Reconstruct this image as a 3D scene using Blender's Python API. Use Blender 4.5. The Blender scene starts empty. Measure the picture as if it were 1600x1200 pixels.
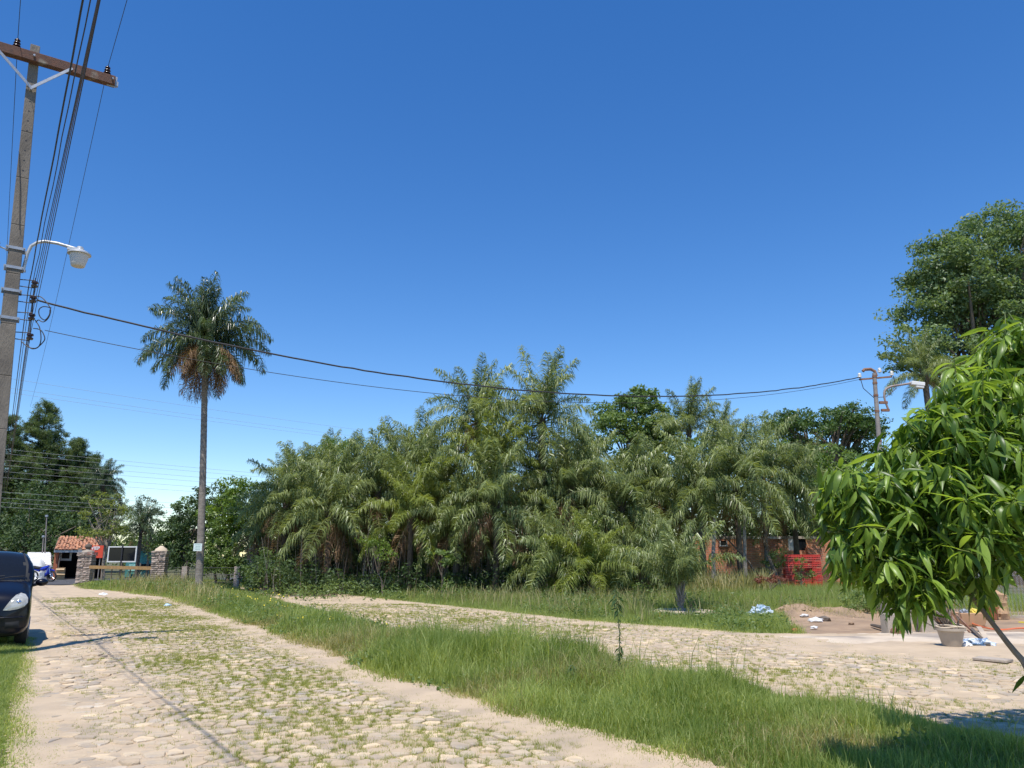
import bpy, bmesh, math, random
import numpy as np
from mathutils import Vector, Matrix, Euler

C = bpy.context.scene
COL = C.collection
R = math.radians
PI = math.pi

# ------------------------------------------------------------ camera
CH = 1.6
PITCH = math.atan(268 / 1200.0)
cp, sp = math.cos(PITCH), math.sin(PITCH)
cam = bpy.data.objects.new('camera', bpy.data.cameras.new('camera'))
COL.objects.link(cam)
cam.location = (0, 0, CH)
cam.rotation_euler = (PI / 2 + PITCH, 0, 0)
cam.data.sensor_width = 36
cam.data.lens = 27.0
cam.data.clip_start = 0.05
cam.data.clip_end = 3000
C.camera = cam

# ------------------------------------------------------------ light
SUN_EL = R(67)
SUN_H = (-0.22, -0.9755)
w = bpy.data.worlds.new('World')
C.world = w
w.use_nodes = True
nt = w.node_tree
sky = nt.nodes.new('ShaderNodeTexSky')
sky.sky_type = 'NISHITA'
sky.sun_disc = False
sky.sun_elevation = SUN_EL
sky.sun_rotation = math.atan2(SUN_H[0], SUN_H[1])
sky.altitude = 0
sky.air_density = 1.0
sky.dust_density = 0.0
sky.ozone_density = 3.0
hs0 = nt.nodes.new('ShaderNodeHueSaturation'); hs0.inputs['Saturation'].default_value = 1.31; hs0.inputs['Hue'].default_value = .508; hs0.inputs['Value'].default_value = 1.08
nt.links.new(sky.outputs[0], hs0.inputs['Color']); nt.links.new(hs0.outputs[0], nt.nodes['Background'].inputs[0])
nt.nodes['Background'].inputs[1].default_value = 0.14
sun = bpy.data.objects.new('sun', bpy.data.lights.new('sun', 'SUN'))
COL.objects.link(sun)
sun.data.energy = 4.6
sun.data.angle = R(0.6)
sun.data.color = (1.0, 0.955, 0.89)
sdir = Vector((SUN_H[0] * math.cos(SUN_EL), SUN_H[1] * math.cos(SUN_EL), math.sin(SUN_EL)))
sun.rotation_euler = sdir.to_track_quat('Z', 'Y').to_euler()
C.view_settings.view_transform = 'Standard'
C.view_settings.look = 'None'
C.view_settings.exposure = 0.22
C.view_settings.gamma = 1.0
C.view_settings.use_curve_mapping = False
C.render.engine = 'CYCLES'
C.cycles.max_bounces = 6
C.cycles.transparent_max_bounces = 8

# ------------------------------------------------------------ helpers
def ray(px, py):
    a, b = px - 800.0, 600.0 - py
    return a, b * cp + 1200 * sp, 1200 * cp - b * sp      # side, up, forward
def P(px, py, Y):
    a, u, f = ray(px, py)
    return Vector((a / f * Y, Y, CH + u / f * Y))
def G(px, py, z=0.0):
    a, u, f = ray(px, py)
    s = (z - CH) / u
    return Vector((a * s, f * s, z))
def HT(py, Y):
    return P(800, py, Y).z

def h2(ix, iy, seed):
    n = (ix.astype(np.int64) * 374761393 + iy.astype(np.int64) * 668265263 + seed * 974711) & 0x7fffffff
    n = ((n ^ (n >> 13)) * 1274126177) & 0x7fffffff
    n = n ^ (n >> 16)
    return (n & 0xffff) / 65535.0
def vn(x, y, s=1.0, seed=0):
    x = np.asarray(x, float) / s; y = np.asarray(y, float) / s
    ix, iy = np.floor(x), np.floor(y)
    fx, fy = x - ix, y - iy
    fx = fx * fx * (3 - 2 * fx); fy = fy * fy * (3 - 2 * fy)
    a = h2(ix, iy, seed); b = h2(ix + 1, iy, seed); c = h2(ix, iy + 1, seed); d = h2(ix + 1, iy + 1, seed)
    return (a * (1 - fx) + b * fx) * (1 - fy) + (c * (1 - fx) + d * fx) * fy
def fbm(x, y, s=1.0, seed=0):
    return (vn(x, y, s, seed) * .55 + vn(x, y, s * .47, seed + 1) * .3 + vn(x, y, s * .21, seed + 2) * .15)

def ob(name, data, parent=None):
    o = bpy.data.objects.new(name, data)
    COL.objects.link(o)
    if parent: o.parent = parent
    return o
def tag(o, label=None, cat=None, group=None, kind=None):
    if label: o['label'] = label
    if cat: o['category'] = cat
    if group: o['group'] = group
    if kind: o['kind'] = kind
    return o
def thing(name, label, cat, loc=(0, 0, 0), rz=0.0, group=None, rot=None):
    o = ob(name, None)
    o.location = loc
    o.rotation_euler = rot if rot else (0, 0, rz)
    o.empty_display_size = 0.1
    return tag(o, label, cat, group)

def npmesh(name, V, F, mats, tint=None, smooth=False, mi=None):
    """V (n,3), F (m,k) with one k"""
    me = bpy.data.meshes.new(name)
    V = np.ascontiguousarray(V, dtype=np.float32); F = np.ascontiguousarray(F, dtype=np.int32)
    k = F.shape[1]
    me.vertices.add(len(V)); me.vertices.foreach_set('co', V.ravel())
    me.loops.add(F.size); me.loops.foreach_set('vertex_index', F.ravel())
    me.polygons.add(len(F))
    me.polygons.foreach_set('loop_start', np.arange(0, F.size, k, dtype=np.int32))
    me.polygons.foreach_set('loop_total', np.full(len(F), k, dtype=np.int32))
    if smooth: me.polygons.foreach_set('use_smooth', np.ones(len(F), dtype=bool))
    for m_ in (mats if isinstance(mats, (list, tuple)) else [mats]): me.materials.append(m_)
    if mi is not None: me.polygons.foreach_set('material_index', np.asarray(mi, dtype=np.int32))
    me.update(calc_edges=True)
    if tint is not None:
        a = me.attributes.new('tint', 'FLOAT', 'POINT')
        a.data.foreach_set('value', np.asarray(tint, dtype=np.float32))
    return me

class MB:
    def __init__(s): s.v = []; s.f = []; s.m = []
    def add(s, vs, fs, mi=0):
        o = len(s.v); s.v += [tuple(p) for p in vs]
        for f in fs: s.f.append(tuple(i + o for i in f)); s.m.append(mi)
        return s
    def box(s, c, d, rz=0.0, mi=0, rot=None, taper=1.0):
        M = Matrix.Translation(c) @ (Euler(rot).to_matrix().to_4x4() if rot else Matrix.Rotation(rz, 4, 'Z'))
        x, y, z = d[0] / 2, d[1] / 2, d[2] / 2
        vs = [M @ Vector((a * x * (taper if c_ > 0 else 1), b * y * (taper if c_ > 0 else 1), c_ * z)) for c_ in (-1, 1) for a, b in ((-1, -1), (1, -1), (1, 1), (-1, 1))]
        return s.add(vs, [(3, 2, 1, 0), (4, 5, 6, 7), (0, 1, 5, 4), (1, 2, 6, 5), (2, 3, 7, 6), (3, 0, 4, 7)], mi)
    def beam(s, a, b, wd, ht, mi=0):
        a = Vector(a); b = Vector(b); d = b - a
        q = d.to_track_quat('X', 'Z').to_matrix().to_4x4()
        M = Matrix.Translation((a + b) / 2) @ q
        x, y, z = d.length / 2, wd / 2, ht / 2
        vs = [M @ Vector((p * x, r * y, c_ * z)) for c_ in (-1, 1) for p, r in ((-1, -1), (1, -1), (1, 1), (-1, 1))]
        return s.add(vs, [(3, 2, 1, 0), (4, 5, 6, 7), (0, 1, 5, 4), (1, 2, 6, 5), (2, 3, 7, 6), (3, 0, 4, 7)], mi)
    def tube(s, pts, rad, n=8, mi=0, caps=True):
        pts = [Vector(p) for p in pts]
        if not hasattr(rad, '__len__'): rad = [rad] * len(pts)
        vs = []; up = None
        for i, p in enumerate(pts):
            t = (pts[min(i + 1, len(pts) - 1)] - pts[max(i - 1, 0)]).normalized()
            if up is None:
                up = Vector((0, 0, 1)) if abs(t.z) < .9 else Vector((1, 0, 0))
            a = t.cross(up).normalized(); b = a.cross(t).normalized(); up = b
            for k in range(n):
                an = 2 * PI * k / n
                vs.append(p + (a * math.cos(an) + b * math.sin(an)) * rad[i])
        fs = [(i * n + k, i * n + (k + 1) % n, (i + 1) * n + (k + 1) % n, (i + 1) * n + k) for i in range(len(pts) - 1) for k in range(n)]
        if caps:
            fs.append(tuple(range(n - 1, -1, -1))); fs.append(tuple((len(pts) - 1) * n + k for k in range(n)))
        return s.add(vs, fs, mi)
    def lathe(s, prof, n=20, c=(0, 0, 0), mi=0, M=None):
        vs = []
        for r, z in prof:
            for k in range(n):
                p = Vector((r * math.cos(2 * PI * k / n), r * math.sin(2 * PI * k / n), z))
                if M: p = M @ p
                vs.append(p + Vector(c))
        fs = [(i * n + k, i * n + (k + 1) % n, (i + 1) * n + (k + 1) % n, (i + 1) * n + k) for i in range(len(prof) - 1) for k in range(n)]
        return s.add(vs, fs, mi)
    def disc(s, c, r, nrm, n=16, mi=0):
        q = Vector(nrm).to_track_quat('Z', 'Y').to_matrix()
        vs = [Vector(c) + q @ Vector((r * math.cos(2 * PI * k / n), r * math.sin(2 * PI * k / n), 0)) for k in range(n)]
        return s.add(vs, [tuple(range(n))], mi)
    def mesh(s, name, mats, smooth=False, ang=None):
        me = bpy.data.meshes.new(name)
        me.from_pydata(s.v, [], s.f)
        for m_ in (mats if isinstance(mats, (list, tuple)) else [mats]): me.materials.append(m_)
        me.polygons.foreach_set('material_index', s.m)
        if smooth:
            me.polygons.foreach_set('use_smooth', [True] * len(s.f))
        me.update()
        if smooth: me.set_sharp_from_angle(angle=R(ang or 40))
        return me
    def build(s, name, mats, parent=None, smooth=False, bevel=0, ang=None):
        o = ob(name, s.mesh(name, mats, smooth, ang), parent)
        if bevel:
            b = o.modifiers.new('bevel', 'BEVEL'); b.width = bevel; b.segments = 2; b.limit_method = 'ANGLE'
        return o

# ------------------------------------------------------------ materials
def mat(name, c1, c2=None, rough=.8, scale=6.0, bump=0.0, bscale=None, metal=0.0, spec=.5, detail=6, trans=0, coat=0, contrast=(0.35, 0.65), stretch=None, tintattr=False, objrand=0.0, c3=None, s3=1.0, transl=0.0, tcol=None, r3=(.5, .7)):
    m = bpy.data.materials.new(name); m.use_nodes = True
    t = m.node_tree; N = t.nodes; L = t.links
    b = N['Principled BSDF']
    b.inputs['Roughness'].default_value = rough
    b.inputs['Metallic'].default_value = metal
    b.inputs['Specular IOR Level'].default_value = spec
    if coat: b.inputs['Coat Weight'].default_value = coat; b.inputs['Coat Roughness'].default_value = .05
    if trans: b.inputs['Transmission Weight'].default_value = trans
    c2 = c2 or c1
    tc = N.new('ShaderNodeTexCoord'); mp = N.new('ShaderNodeMapping')
    if stretch: mp.inputs['Scale'].default_value = stretch
    L.new(tc.outputs['Object'], mp.inputs[0])
    no = N.new('ShaderNodeTexNoise'); no.inputs['Scale'].default_value = scale; no.inputs['Detail'].default_value = detail; no.inputs['Roughness'].default_value = .62
    L.new(mp.outputs[0], no.inputs['Vector'])
    mr = N.new('ShaderNodeMapRange'); mr.inputs[1].default_value = contrast[0]; mr.inputs[2].default_value = contrast[1]
    mx = N.new('ShaderNodeMix'); mx.data_type = 'RGBA'
    mx.inputs['A'].default_value = (*c1, 1); mx.inputs['B'].default_value = (*c2, 1)
    src = no.outputs['Fac']
    if tintattr:
        at = N.new('ShaderNodeAttribute'); at.attribute_name = 'tint'; src = at.outputs['Fac']
        mr.inputs[1].default_value = 0; mr.inputs[2].default_value = 1
        if objrand:
            oi = N.new('ShaderNodeObjectInfo'); ma = N.new('ShaderNodeMath'); ma.operation = 'MULTIPLY_ADD'
            L.new(oi.outputs['Random'], ma.inputs[0]); ma.inputs[1].default_value = objrand; L.new(src, ma.inputs[2]); src = ma.outputs[0]
    elif objrand:
        oi = N.new('ShaderNodeObjectInfo'); ma = N.new('ShaderNodeMath'); ma.operation = 'MULTIPLY_ADD'
        sb = N.new('ShaderNodeMath'); sb.operation = 'SUBTRACT'; L.new(oi.outputs['Random'], sb.inputs[0]); sb.inputs[1].default_value = .5
        L.new(sb.outputs[0], ma.inputs[0]); ma.inputs[1].default_value = objrand; L.new(src, ma.inputs[2]); src = ma.outputs[0]
    L.new(src, mr.inputs[0]); L.new(mr.outputs[0], mx.inputs['Factor'])
    out = mx.outputs['Result']
    if c3:
        n3 = N.new('ShaderNodeTexNoise'); n3.inputs['Scale'].default_value = s3; n3.inputs['Detail'].default_value = 4
        L.new(tc.outputs['Object'], n3.inputs['Vector'])
        m3 = N.new('ShaderNodeMapRange'); m3.inputs[1].default_value = r3[0]; m3.inputs[2].default_value = r3[1]
        L.new(n3.outputs['Fac'], m3.inputs[0])
        x3 = N.new('ShaderNodeMix'); x3.data_type = 'RGBA'; x3.inputs['B'].default_value = (*c3, 1)
        L.new(m3.outputs[0], x3.inputs['Factor']); L.new(out, x3.inputs['A']); out = x3.outputs['Result']
    L.new(out, b.inputs['Base Color'])
    if bump:
        nb = N.new('ShaderNodeTexNoise'); nb.inputs['Scale'].default_value = bscale or scale * 4; nb.inputs['Detail'].default_value = 8
        L.new(mp.outputs[0], nb.inputs['Vector'])
        bp = N.new('ShaderNodeBump'); bp.inputs['Strength'].default_value = min(1, bump * 1.0); bp.inputs['Distance'].default_value = .02 * max(1, bump)
        L.new(nb.outputs['Fac'], bp.inputs['Height']); L.new(bp.outputs[0], b.inputs['Normal'])
    if transl:
        tr = N.new('ShaderNodeBsdfTranslucent'); 
        hs = N.new('ShaderNodeMix'); hs.data_type = 'RGBA'; hs.blend_type = 'MULTIPLY'; hs.inputs['Factor'].default_value = 1
        L.new(out, hs.inputs['A']); hs.inputs['B'].default_value = (*(tcol or (1.7, 1.6, .7)), 1)
        L.new(hs.outputs['Result'], tr.inputs['Color'])
        ms = N.new('ShaderNodeMixShader'); ms.inputs[0].default_value = transl
        L.new(b.outputs[0], ms.inputs[1]); L.new(tr.outputs[0], ms.inputs[2])
        L.new(ms.outputs[0], N['Material Output'].inputs['Surface'])
    return m

def leafmat(name, a, b, rough=.45, transl=.3, objrand=0.0, spec=.5):
    return mat(name, a, b, rough=rough, tintattr=True, transl=transl, objrand=objrand, spec=spec)

M = {}
M['sand'] = mat('sand', (.56, .43, .285), (.46, .35, .23), .95, 1.6, .5, 60, c3=(.36, .285, .205), s3=1.1, r3=(.5, .75))
M['soil'] = mat('soil', (.40, .275, .17), (.30, .20, .125), .95, 2.2, .8, 30, c3=(.22, .155, .10), s3=1.2)
M['ground'] = mat('ground', (.10, .085, .04), (.075, .095, .03), .95, .7, .6, 20, c3=(.16, .12, .07), s3=.35)
M['stone'] = mat('stone', (.56, .45, .30), (.43, .35, .245), .8, 5, .5, 45, objrand=.0, c3=(.48, .43, .36), s3=2.3, r3=(.55, .72))
def add_stone_tint():
    m = M['stone']; t = m.node_tree; N = t.nodes; L = t.links; b = N['Principled BSDF']
    src = b.inputs['Base Color'].links[0].from_socket
    at = N.new('ShaderNodeAttribute'); at.attribute_name = 'tint'
    cr = N.new('ShaderNodeValToRGB')
    e = cr.color_ramp.elements
    e[0].position = 0; e[0].color = (.76, .76, .80, 1); e[1].position = 1; e[1].color = (1.38, 1.30, 1.18, 1)
    x = e.new(.35); x.color = (1.0, .93, .86, 1); x2 = e.new(.7); x2.color = (.98, .97, .98, 1)
    mx = N.new('ShaderNodeMix'); mx.data_type = 'RGBA'; mx.blend_type = 'MULTIPLY'; mx.inputs['Factor'].default_value = 1
    L.new(at.outputs['Fac'], cr.inputs[0]); L.new(src, mx.inputs['A']); L.new(cr.outputs[0], mx.inputs['B']); L.new(mx.outputs['Result'], b.inputs['Base Color'])
add_stone_tint()
M['asphalt'] = mat('asphalt', (.06, .058, .06), (.09, .085, .085), .9, 3, .4, 60)
M['concrete'] = mat('concrete', (.46, .385, .30), (.36, .30, .235), .9, 3, .5, 40, c3=(.18, .16, .14), s3=2)
M['slab'] = mat('slab', (.64, .53, .39), (.54, .43, .31), .9, 1.2, .4, 40, c3=(.30, .25, .2), s3=.8)
M['pole'] = mat('pole_concrete', (.235, .20, .16), (.15, .128, .105), .9, 3, .6, 60, stretch=(1, 1, .25), c3=(.10, .085, .07), s3=1.2)
M['wood'] = mat('weathered_wood', (.17, .075, .045), (.10, .055, .04), .85, 4, .7, 20, stretch=(1, 6, 6), c3=(.30, .26, .2), s3=3, r3=(.58, .7))
M['beamwood'] = mat('yellow_wood', (.42, .25, .09), (.30, .17, .07), .8, 4, .3)
M['galv'] = mat('galvanised', (.42, .44, .47), (.33, .35, .38), .5, 8, .1, metal=.5)
M['lampglass'] = mat('lamp_glass', (.66, .62, .58), None, .5, 6, spec=.2)
M['lampmetal'] = mat('lamp_metal', (.55, .55, .54), (.45, .45, .44), .45, 10, metal=.3)
M['insul'] = mat('insulator', (.035, .018, .015), (.06, .03, .025), .2, 10)
M['insulw'] = mat('white_insulator', (.75, .73, .68), None, .25)
M['cable'] = mat('cable', (.02, .02, .024), (.035, .033, .035), .6, 10)
M['cablebrown'] = mat('cable_brown', (.09, .055, .045), (.06, .045, .04), .6, 10)
M['cablegrey'] = mat('far_cable', (.42, .42, .40), None, .5, metal=.3)
M['rust'] = mat('rust', (.19, .075, .04), (.28, .17, .11), .8, 9, .4)
M['steelpole'] = mat('steel_pole', (.30, .27, .24), (.22, .19, .17), .7, 6, .3)
M['palmtrunk'] = mat('palm_trunk', (.31, .27, .225), (.17, .145, .12), .9, 5, .8, 30, stretch=(1, 1, 3))
M['darktrunk'] = mat('dark_palm_trunk', (.09, .07, .055), (.15, .12, .095), .95, 8, .9, 30)
M['bark'] = mat('bark', (.12, .09, .065), (.19, .155, .12), .9, 6, .8, 30, stretch=(1, 1, .3))
M['frond'] = leafmat('frond', (.045, .08, .018), (.33, .385, .15), .38, .34, .25, .45)
M['frondy'] = leafmat('frond_yellow', (.11, .155, .03), (.33, .38, .09), .4, .4, .2)
M['frondd'] = leafmat('frond_dry', (.10, .055, .028), (.34, .215, .12), .8, .2, .35)
M['frondtall'] = leafmat('frond_tall', (.02, .048, .022), (.15, .20, .09), .3, .3, .25)
M['rachis'] = mat('rachis', (.16, .18, .06), None, .5)
M['mango'] = leafmat('mango_leaf', (.04, .095, .014), (.30, .43, .075), .36, .42, spec=.4)
M['mangobranch'] = mat('mango_branch', (.19, .14, .10), (.27, .21, .16), .85, 9, .5, 40)
M['petiole'] = mat('petiole', (.20, .24, .07), None, .5)
M['grass'] = leafmat('grass', (.15, .22, .035), (.50, .55, .20), .5, .5)
M['grassd'] = leafmat('grass_dry', (.20, .22, .06), (.50, .43, .22), .6, .4)
M['tuft'] = leafmat('tuft', (.16, .20, .03), (.44, .45, .14), .6, .4)
M['weed'] = leafmat('weed', (.075, .13, .028), (.23, .31, .10), .5, .4)
M['black'] = mat('black_rubber', (.012, .012, .013), (.02, .02, .02), .7, 20)
M['chrome'] = mat('chrome', (.6, .6, .62), None, .2, metal=.9)
M['red'] = mat('red_plastic', (.70, .06, .045), (.55, .04, .03), .5, 5, c3=(.45, .13, .10), s3=3)
M['white'] = mat('white_paint', (.78, .77, .74), (.66, .64, .60), .6, 4)
M['darkglass'] = mat('dark_glass', (.01, .012, .016), None, .12, spec=.3)

# ------------------------------------------------------------ plan of the ground
RL = [(2, -.95), (4, -2.15), (6.43, -3.62), (9.5, -5.52), (12.8, -7.45), (18, -10.6), (24, -14.2), (32, -19.5), (38, -24.5), (46, -34)]
RR = [(2, 3.9), (4, 2.65), (6.43, 1.19), (10.3, -1.46), (17.6, -5.6), (24, -9.6), (30.6, -13.6), (36, -18.2), (38.5, -21.0), (41, -22.7), (46, -25.6)]
LL = [(2, 6.2), (7.2, 4.5), (8.4, 3.85), (10, 2.9), (13.3, .6), (15.5, -1.4), (19.9, -3.8), (27, -7.3), (36, -11.8), (40, -14)]
LU = [(2, 30), (14.6, 30), (15.2, 9), (16.6, 4.7), (19, 2.3), (22, .15), (27, -3.3), (32, -6.6), (36, -9.4), (40, -12.3)]
YL = [(14, 6.6), (15.2, 6.3), (16.6, 6.1), (18, 6.1), (20, 6.5), (21.6, 7.3), (22.6, 9.5), (23.2, 13)]
def interp(tab, y):
    a = np.array(tab); return np.interp(y, a[:, 0], a[:, 1])
def wob(x, y, a=.22, s=.9, seed=5): return (fbm(x, y, s, seed) - .5) * 2 * a + (vn(x, y, .22, seed + 9) - .5) * .22
def in_road(x, y):
    o = wob(x, y); return (x > interp(RL, y) + o) & (x < interp(RR, y) + o) & (y < 46)
def in_lane(x, y):
    o = wob(x, y, .25); return (x > interp(LL, y) + o) & (x < interp(LU, y) + o) & (y < 39)
def in_yard(x, y):
    o = wob(x, y, .4, 1.3, 9); return (x > interp(YL, y) + o) & (y > 13) & (y < 22.8) & (x < 26)
def verge_d(x, y):      # distance (along x) inside the verge; negative outside
    o = wob(x, y); return np.minimum(x - interp(RR, y) - o, interp(LL, y) + o - x) * .84
def gz(x, y):           # height of grassy earth
    x = np.asarray(x, float); y = np.asarray(y, float)
    vd = np.clip(verge_d(x, y), 0, 1.4)
    far = np.clip((y - 16) / 8, 0, 1)
    z = .02 + .07 * vd / 1.4 + .05 * (fbm(x, y, 2.1, 3) - .5) * np.clip(vd, 0, 1) + .10 * far * np.clip(vd, 0, 1)
    return z

def grid(x0, x1, y0, y1, st, zf, keep=None):
    xs = np.arange(x0, x1 + st * .5, st); ys = np.arange(y0, y1 + st * .5, st)
    X, Y = np.meshgrid(xs, ys)
    V = np.stack([X.ravel(), Y.ravel(), zf(X.ravel(), Y.ravel())], 1)
    n = len(xs); i, j = np.meshgrid(np.arange(n - 1), np.arange(len(ys) - 1))
    a = (j * n + i).ravel()
    F = np.stack([a, a + 1, a + 1 + n, a + n], 1)
    if keep is not None:
        c = V[F].mean(1); F = F[keep(c[:, 0], c[:, 1])]
        u, inv = np.unique(F, return_inverse=True); V = V[u]; F = inv.reshape(F.shape)
    return V, F

# base ground to the horizon: fine near, coarse far (one sheet)
def ring_ground():
    bm_v = []; 
    xs = np.concatenate([[-1500, -700, -300, -140, -80], np.arange(-56, 56.1, 4), [80, 140, 300, 700, 1500]])
    ys = np.concatenate([[-300, -100, -40, -15], np.arange(-4, 80.1, 4), [110, 170, 300, 700, 1500]])
    X, Y = np.meshgrid(xs, ys)
    V = np.stack([X.ravel(), Y.ravel(), np.full(X.size, -.05)], 1)
    n = len(xs); i, j = np.meshgrid(np.arange(n - 1), np.arange(len(ys) - 1)); a = (j * n + i).ravel()
    return V, np.stack([a, a + 1, a + 1 + n, a + n], 1)
V, F = ring_ground()
tag(ob('ground', npmesh('ground', V, F, M['ground'])), kind='structure')
# earth under the grass of the verge
V, F = grid(-34, 8, 3, 46, .25, lambda x, y: gz(x, y) - .035, lambda x, y: verge_d(x, y) > -.25)
M['thatch'] = mat('thatch', (.15, .17, .055), (.20, .18, .08), .95, 3, .6, 40, c3=(.26, .21, .12), s3=1.5)
tag(ob('verge_earth', npmesh('verge_earth', V, F, M['thatch'], smooth=True)), kind='structure')

def sand_z(x, y):       # sand that fills the joints of the cobbles and drifts over them on the left
    d = x - interp(RL, y)
    dr = interp(RR, y) - x
    drift = np.clip(1 - d / 2.0, 0, 1) * .011 + np.clip(1 - dr / .75, 0, 1) * .03
    return .0 + drift + .018 * (fbm(x, y, 1.1, 21) - .5) * 2 + .006 * (vn(x, y, .12, 8) - .5)
def lane_z(x, y):
    d = x - interp(LL, y); dr = interp(LU, y) - x
    yard = np.clip((x - 4.2) / 3, 0, 1) * np.clip((y - 11.5) / 2.5, 0, 1)
    return .0 + np.clip(1 - np.minimum(d, dr) / .6, 0, 1) * .03 + yard * .055 + .02 * (fbm(x, y, 1.3, 31) - .5) * 2 + .006 * (vn(x, y, .12, 18) - .5)
V, F = grid(-10, 5, 2.5, 16, .07, sand_z, lambda x, y: (x > interp(RL, y) - .3) & (x < interp(RR, y) + .35))
V2, F2 = grid(-36, -3, 16, 43.5, .25, sand_z, lambda x, y: (x > interp(RL, y) - .5) & (x < interp(RR, y) + .35))
road = ob('road', npmesh('road', np.concatenate([V, V2]), np.concatenate([F, F2 + len(V)]), M['sand'], smooth=True)); tag(road, kind='structure')
V, F = grid(-14, 26, 6, 40, .12, lane_z, lambda x, y: (x > interp(LL, y) - .3) & (x < np.minimum(interp(LU, y) + .35, 26)))
lane = ob('side_lane', npmesh('side_lane', V, F, M['sand'], smooth=True)); tag(lane, kind='structure')
def yard_z(x, y):
    heap = .24 * np.exp(-(((x - 7.6) / .6) ** 2 + ((y - 21.3) / .6) ** 2)) + .15 * np.exp(-(((x - 9.0) / 1.2) ** 2 + ((y - 21.8) / .6) ** 2)) + .14 * np.exp(-(((x - 11.2) / 1.4) ** 2 + ((y - 22.0) / .6) ** 2))
    heap *= .35 + 1.3 * fbm(x, y, .45, 44)
    edge = np.clip((y - 13.8) / 1.2, 0, 1)
    return -.045 + .085 * edge + .03 * (fbm(x, y, 1.0, 41) - .5) + heap + .02 * (vn(x, y, .14, 42) - .5) * np.clip(heap * 12, .2, 1)
V, F = grid(3, 26, 13.4, 23.4, .11, yard_z, lambda x, y: (x > interp(YL, y) - .15))
tag(ob('dirt_yard', npmesh('dirt_yard', V, F, M['soil'], smooth=True)), kind='structure')
# smooth worn cement patch in front of the yard
patch_r = lambda x, y: ((x - 8.9) / 3.2) ** 2 + ((y - 15.6) / 1.45) ** 2 + wob(x, y, .5, .8, 60)
V, F = grid(4.6, 13, 13.4, 17.9, .12, lambda x, y: .085 - .055 * np.clip(patch_r(x, y), 0, 3) + .012 * (fbm(x, y, .9, 77) - .5), lambda x, y: patch_r(x, y) < 1.5)
tag(ob('cement_patch', npmesh('cement_patch', V, F, M['slab'], smooth=True)), kind='structure')
# asphalt road beyond the gate pillars
asp = MB(); asp.add([(-75, 34, .01), (40, 58, .01), (40, 64, .01), (-75, 52.5, .01)], [(0, 1, 2, 3)])
tag(asp.build('asphalt_road', M['asphalt']), kind='structure')

# ------------------------------------------------------------ cobblestones (irregular cells cut against their neighbours)
def cell(p, nbrs, gap, box=.3):
    poly = [(p[0] - box, p[1] - box), (p[0] + box, p[1] - box), (p[0] + box, p[1] + box), (p[0] - box, p[1] + box)]
    for q in nbrs:
        dx, dy = q[0] - p[0], q[1] - p[1]; d = math.hypot(dx, dy)
        if d < 1e-6: continue
        dx /= d; dy /= d; lim = d / 2 - gap
        out = []
        n = len(poly)
        ds = [(a[0] - p[0]) * dx + (a[1] - p[1]) * dy - lim for a in poly]
        for i in range(n):
            a, b = poly[i], poly[(i + 1) % n]; da, db = ds[i], ds[(i + 1) % n]
            if da <= 0: out.append(a)
            if (da < 0) != (db < 0):
                t = da / (da - db); out.append((a[0] + (b[0] - a[0]) * t, a[1] + (b[1] - a[1]) * t))
        poly = out
        if len(poly) < 3: return None
    return poly
def stones(inside, x0, x1, y0, y1, st, seed, zf, top):
    rnd = random.Random(seed); pts = {}
    nx, ny = int((x1 - x0) / st), int((y1 - y0) / (st * .87))
    for j in range(ny):
        for i in range(nx):
            pts[(i, j)] = (x0 + (i + .5 * (j % 2) + rnd.uniform(-.47, .47)) * st, y0 + (j + rnd.uniform(-.40, .40)) * st * .87)
    res = []
    arr = np.array(list(pts.values())); ok = inside(arr[:, 0], arr[:, 1])
    zz = zf(arr[:, 0], arr[:, 1])
    for k, ((i, j), p) in enumerate(pts.items()):
        if not ok[k]: continue
        if rnd.random() < .05: continue
        nb = [pts[(i + a, j + b)] for a in (-2, -1, 0, 1, 2) for b in (-2, -1, 0, 1, 2) if (a or b) and (i + a, j + b) in pts]
        poly = cell(p, nb, rnd.uniform(.003, .013))
        if not poly: continue
        near = p[1] < 13
        q = []
        n = len(poly)
        for a in range(n):
            A, B = poly[a], poly[(a + 1) % n]
            if math.hypot(A[0] - B[0], A[1] - B[1]) < .015: 
                q.append(A); continue
            if near: q += [(A[0] * .9 + B[0] * .1, A[1] * .9 + B[1] * .1), (A[0] * .12 + B[0] * .88, A[1] * .12 + B[1] * .88)]
            else: q.append((A[0] * .8 + B[0] * .2, A[1] * .8 + B[1] * .2))
        if len(q) < 3: continue
        cx = sum(a[0] for a in q) / len(q); cy = sum(a[1] for a in q) / len(q)
        h = top + rnd.gauss(0, .007) - .012 * max(0, float(vn(p[0], p[1], 1.4, 57)) - .62) * 3; tx, ty = rnd.gauss(0, .022), rnd.gauss(0, .022)
        res.append((cx, cy, q, h, tx, ty, rnd.random()))
    return res
def stone_geo(s, rel=False):
    cx, cy, q, h, tx, ty, tn = s
    ox, oy = (cx, cy) if rel else (0, 0)
    n = len(q); vs = []
    for k, (sc, dz) in enumerate(((1.0, -.05), (.985, -.008), (.91, 0.0))):
        for (x, y) in q:
            dx, dy = (x - cx) * sc, (y - cy) * sc
            vs.append((cx + dx - ox, cy + dy - oy, h + dz + (tx * dx + ty * dy if k else 0)))
    vs.append((cx - ox, cy - oy, h + .002))
    fs = [(r * n + a, r * n + (a + 1) % n, (r + 1) * n + (a + 1) % n, (r + 1) * n + a) for r in (0, 1) for a in range(n)]
    ft = [(2 * n + a, 2 * n + (a + 1) % n, 3 * n) for a in range(n)]
    return vs, fs + ft
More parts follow.
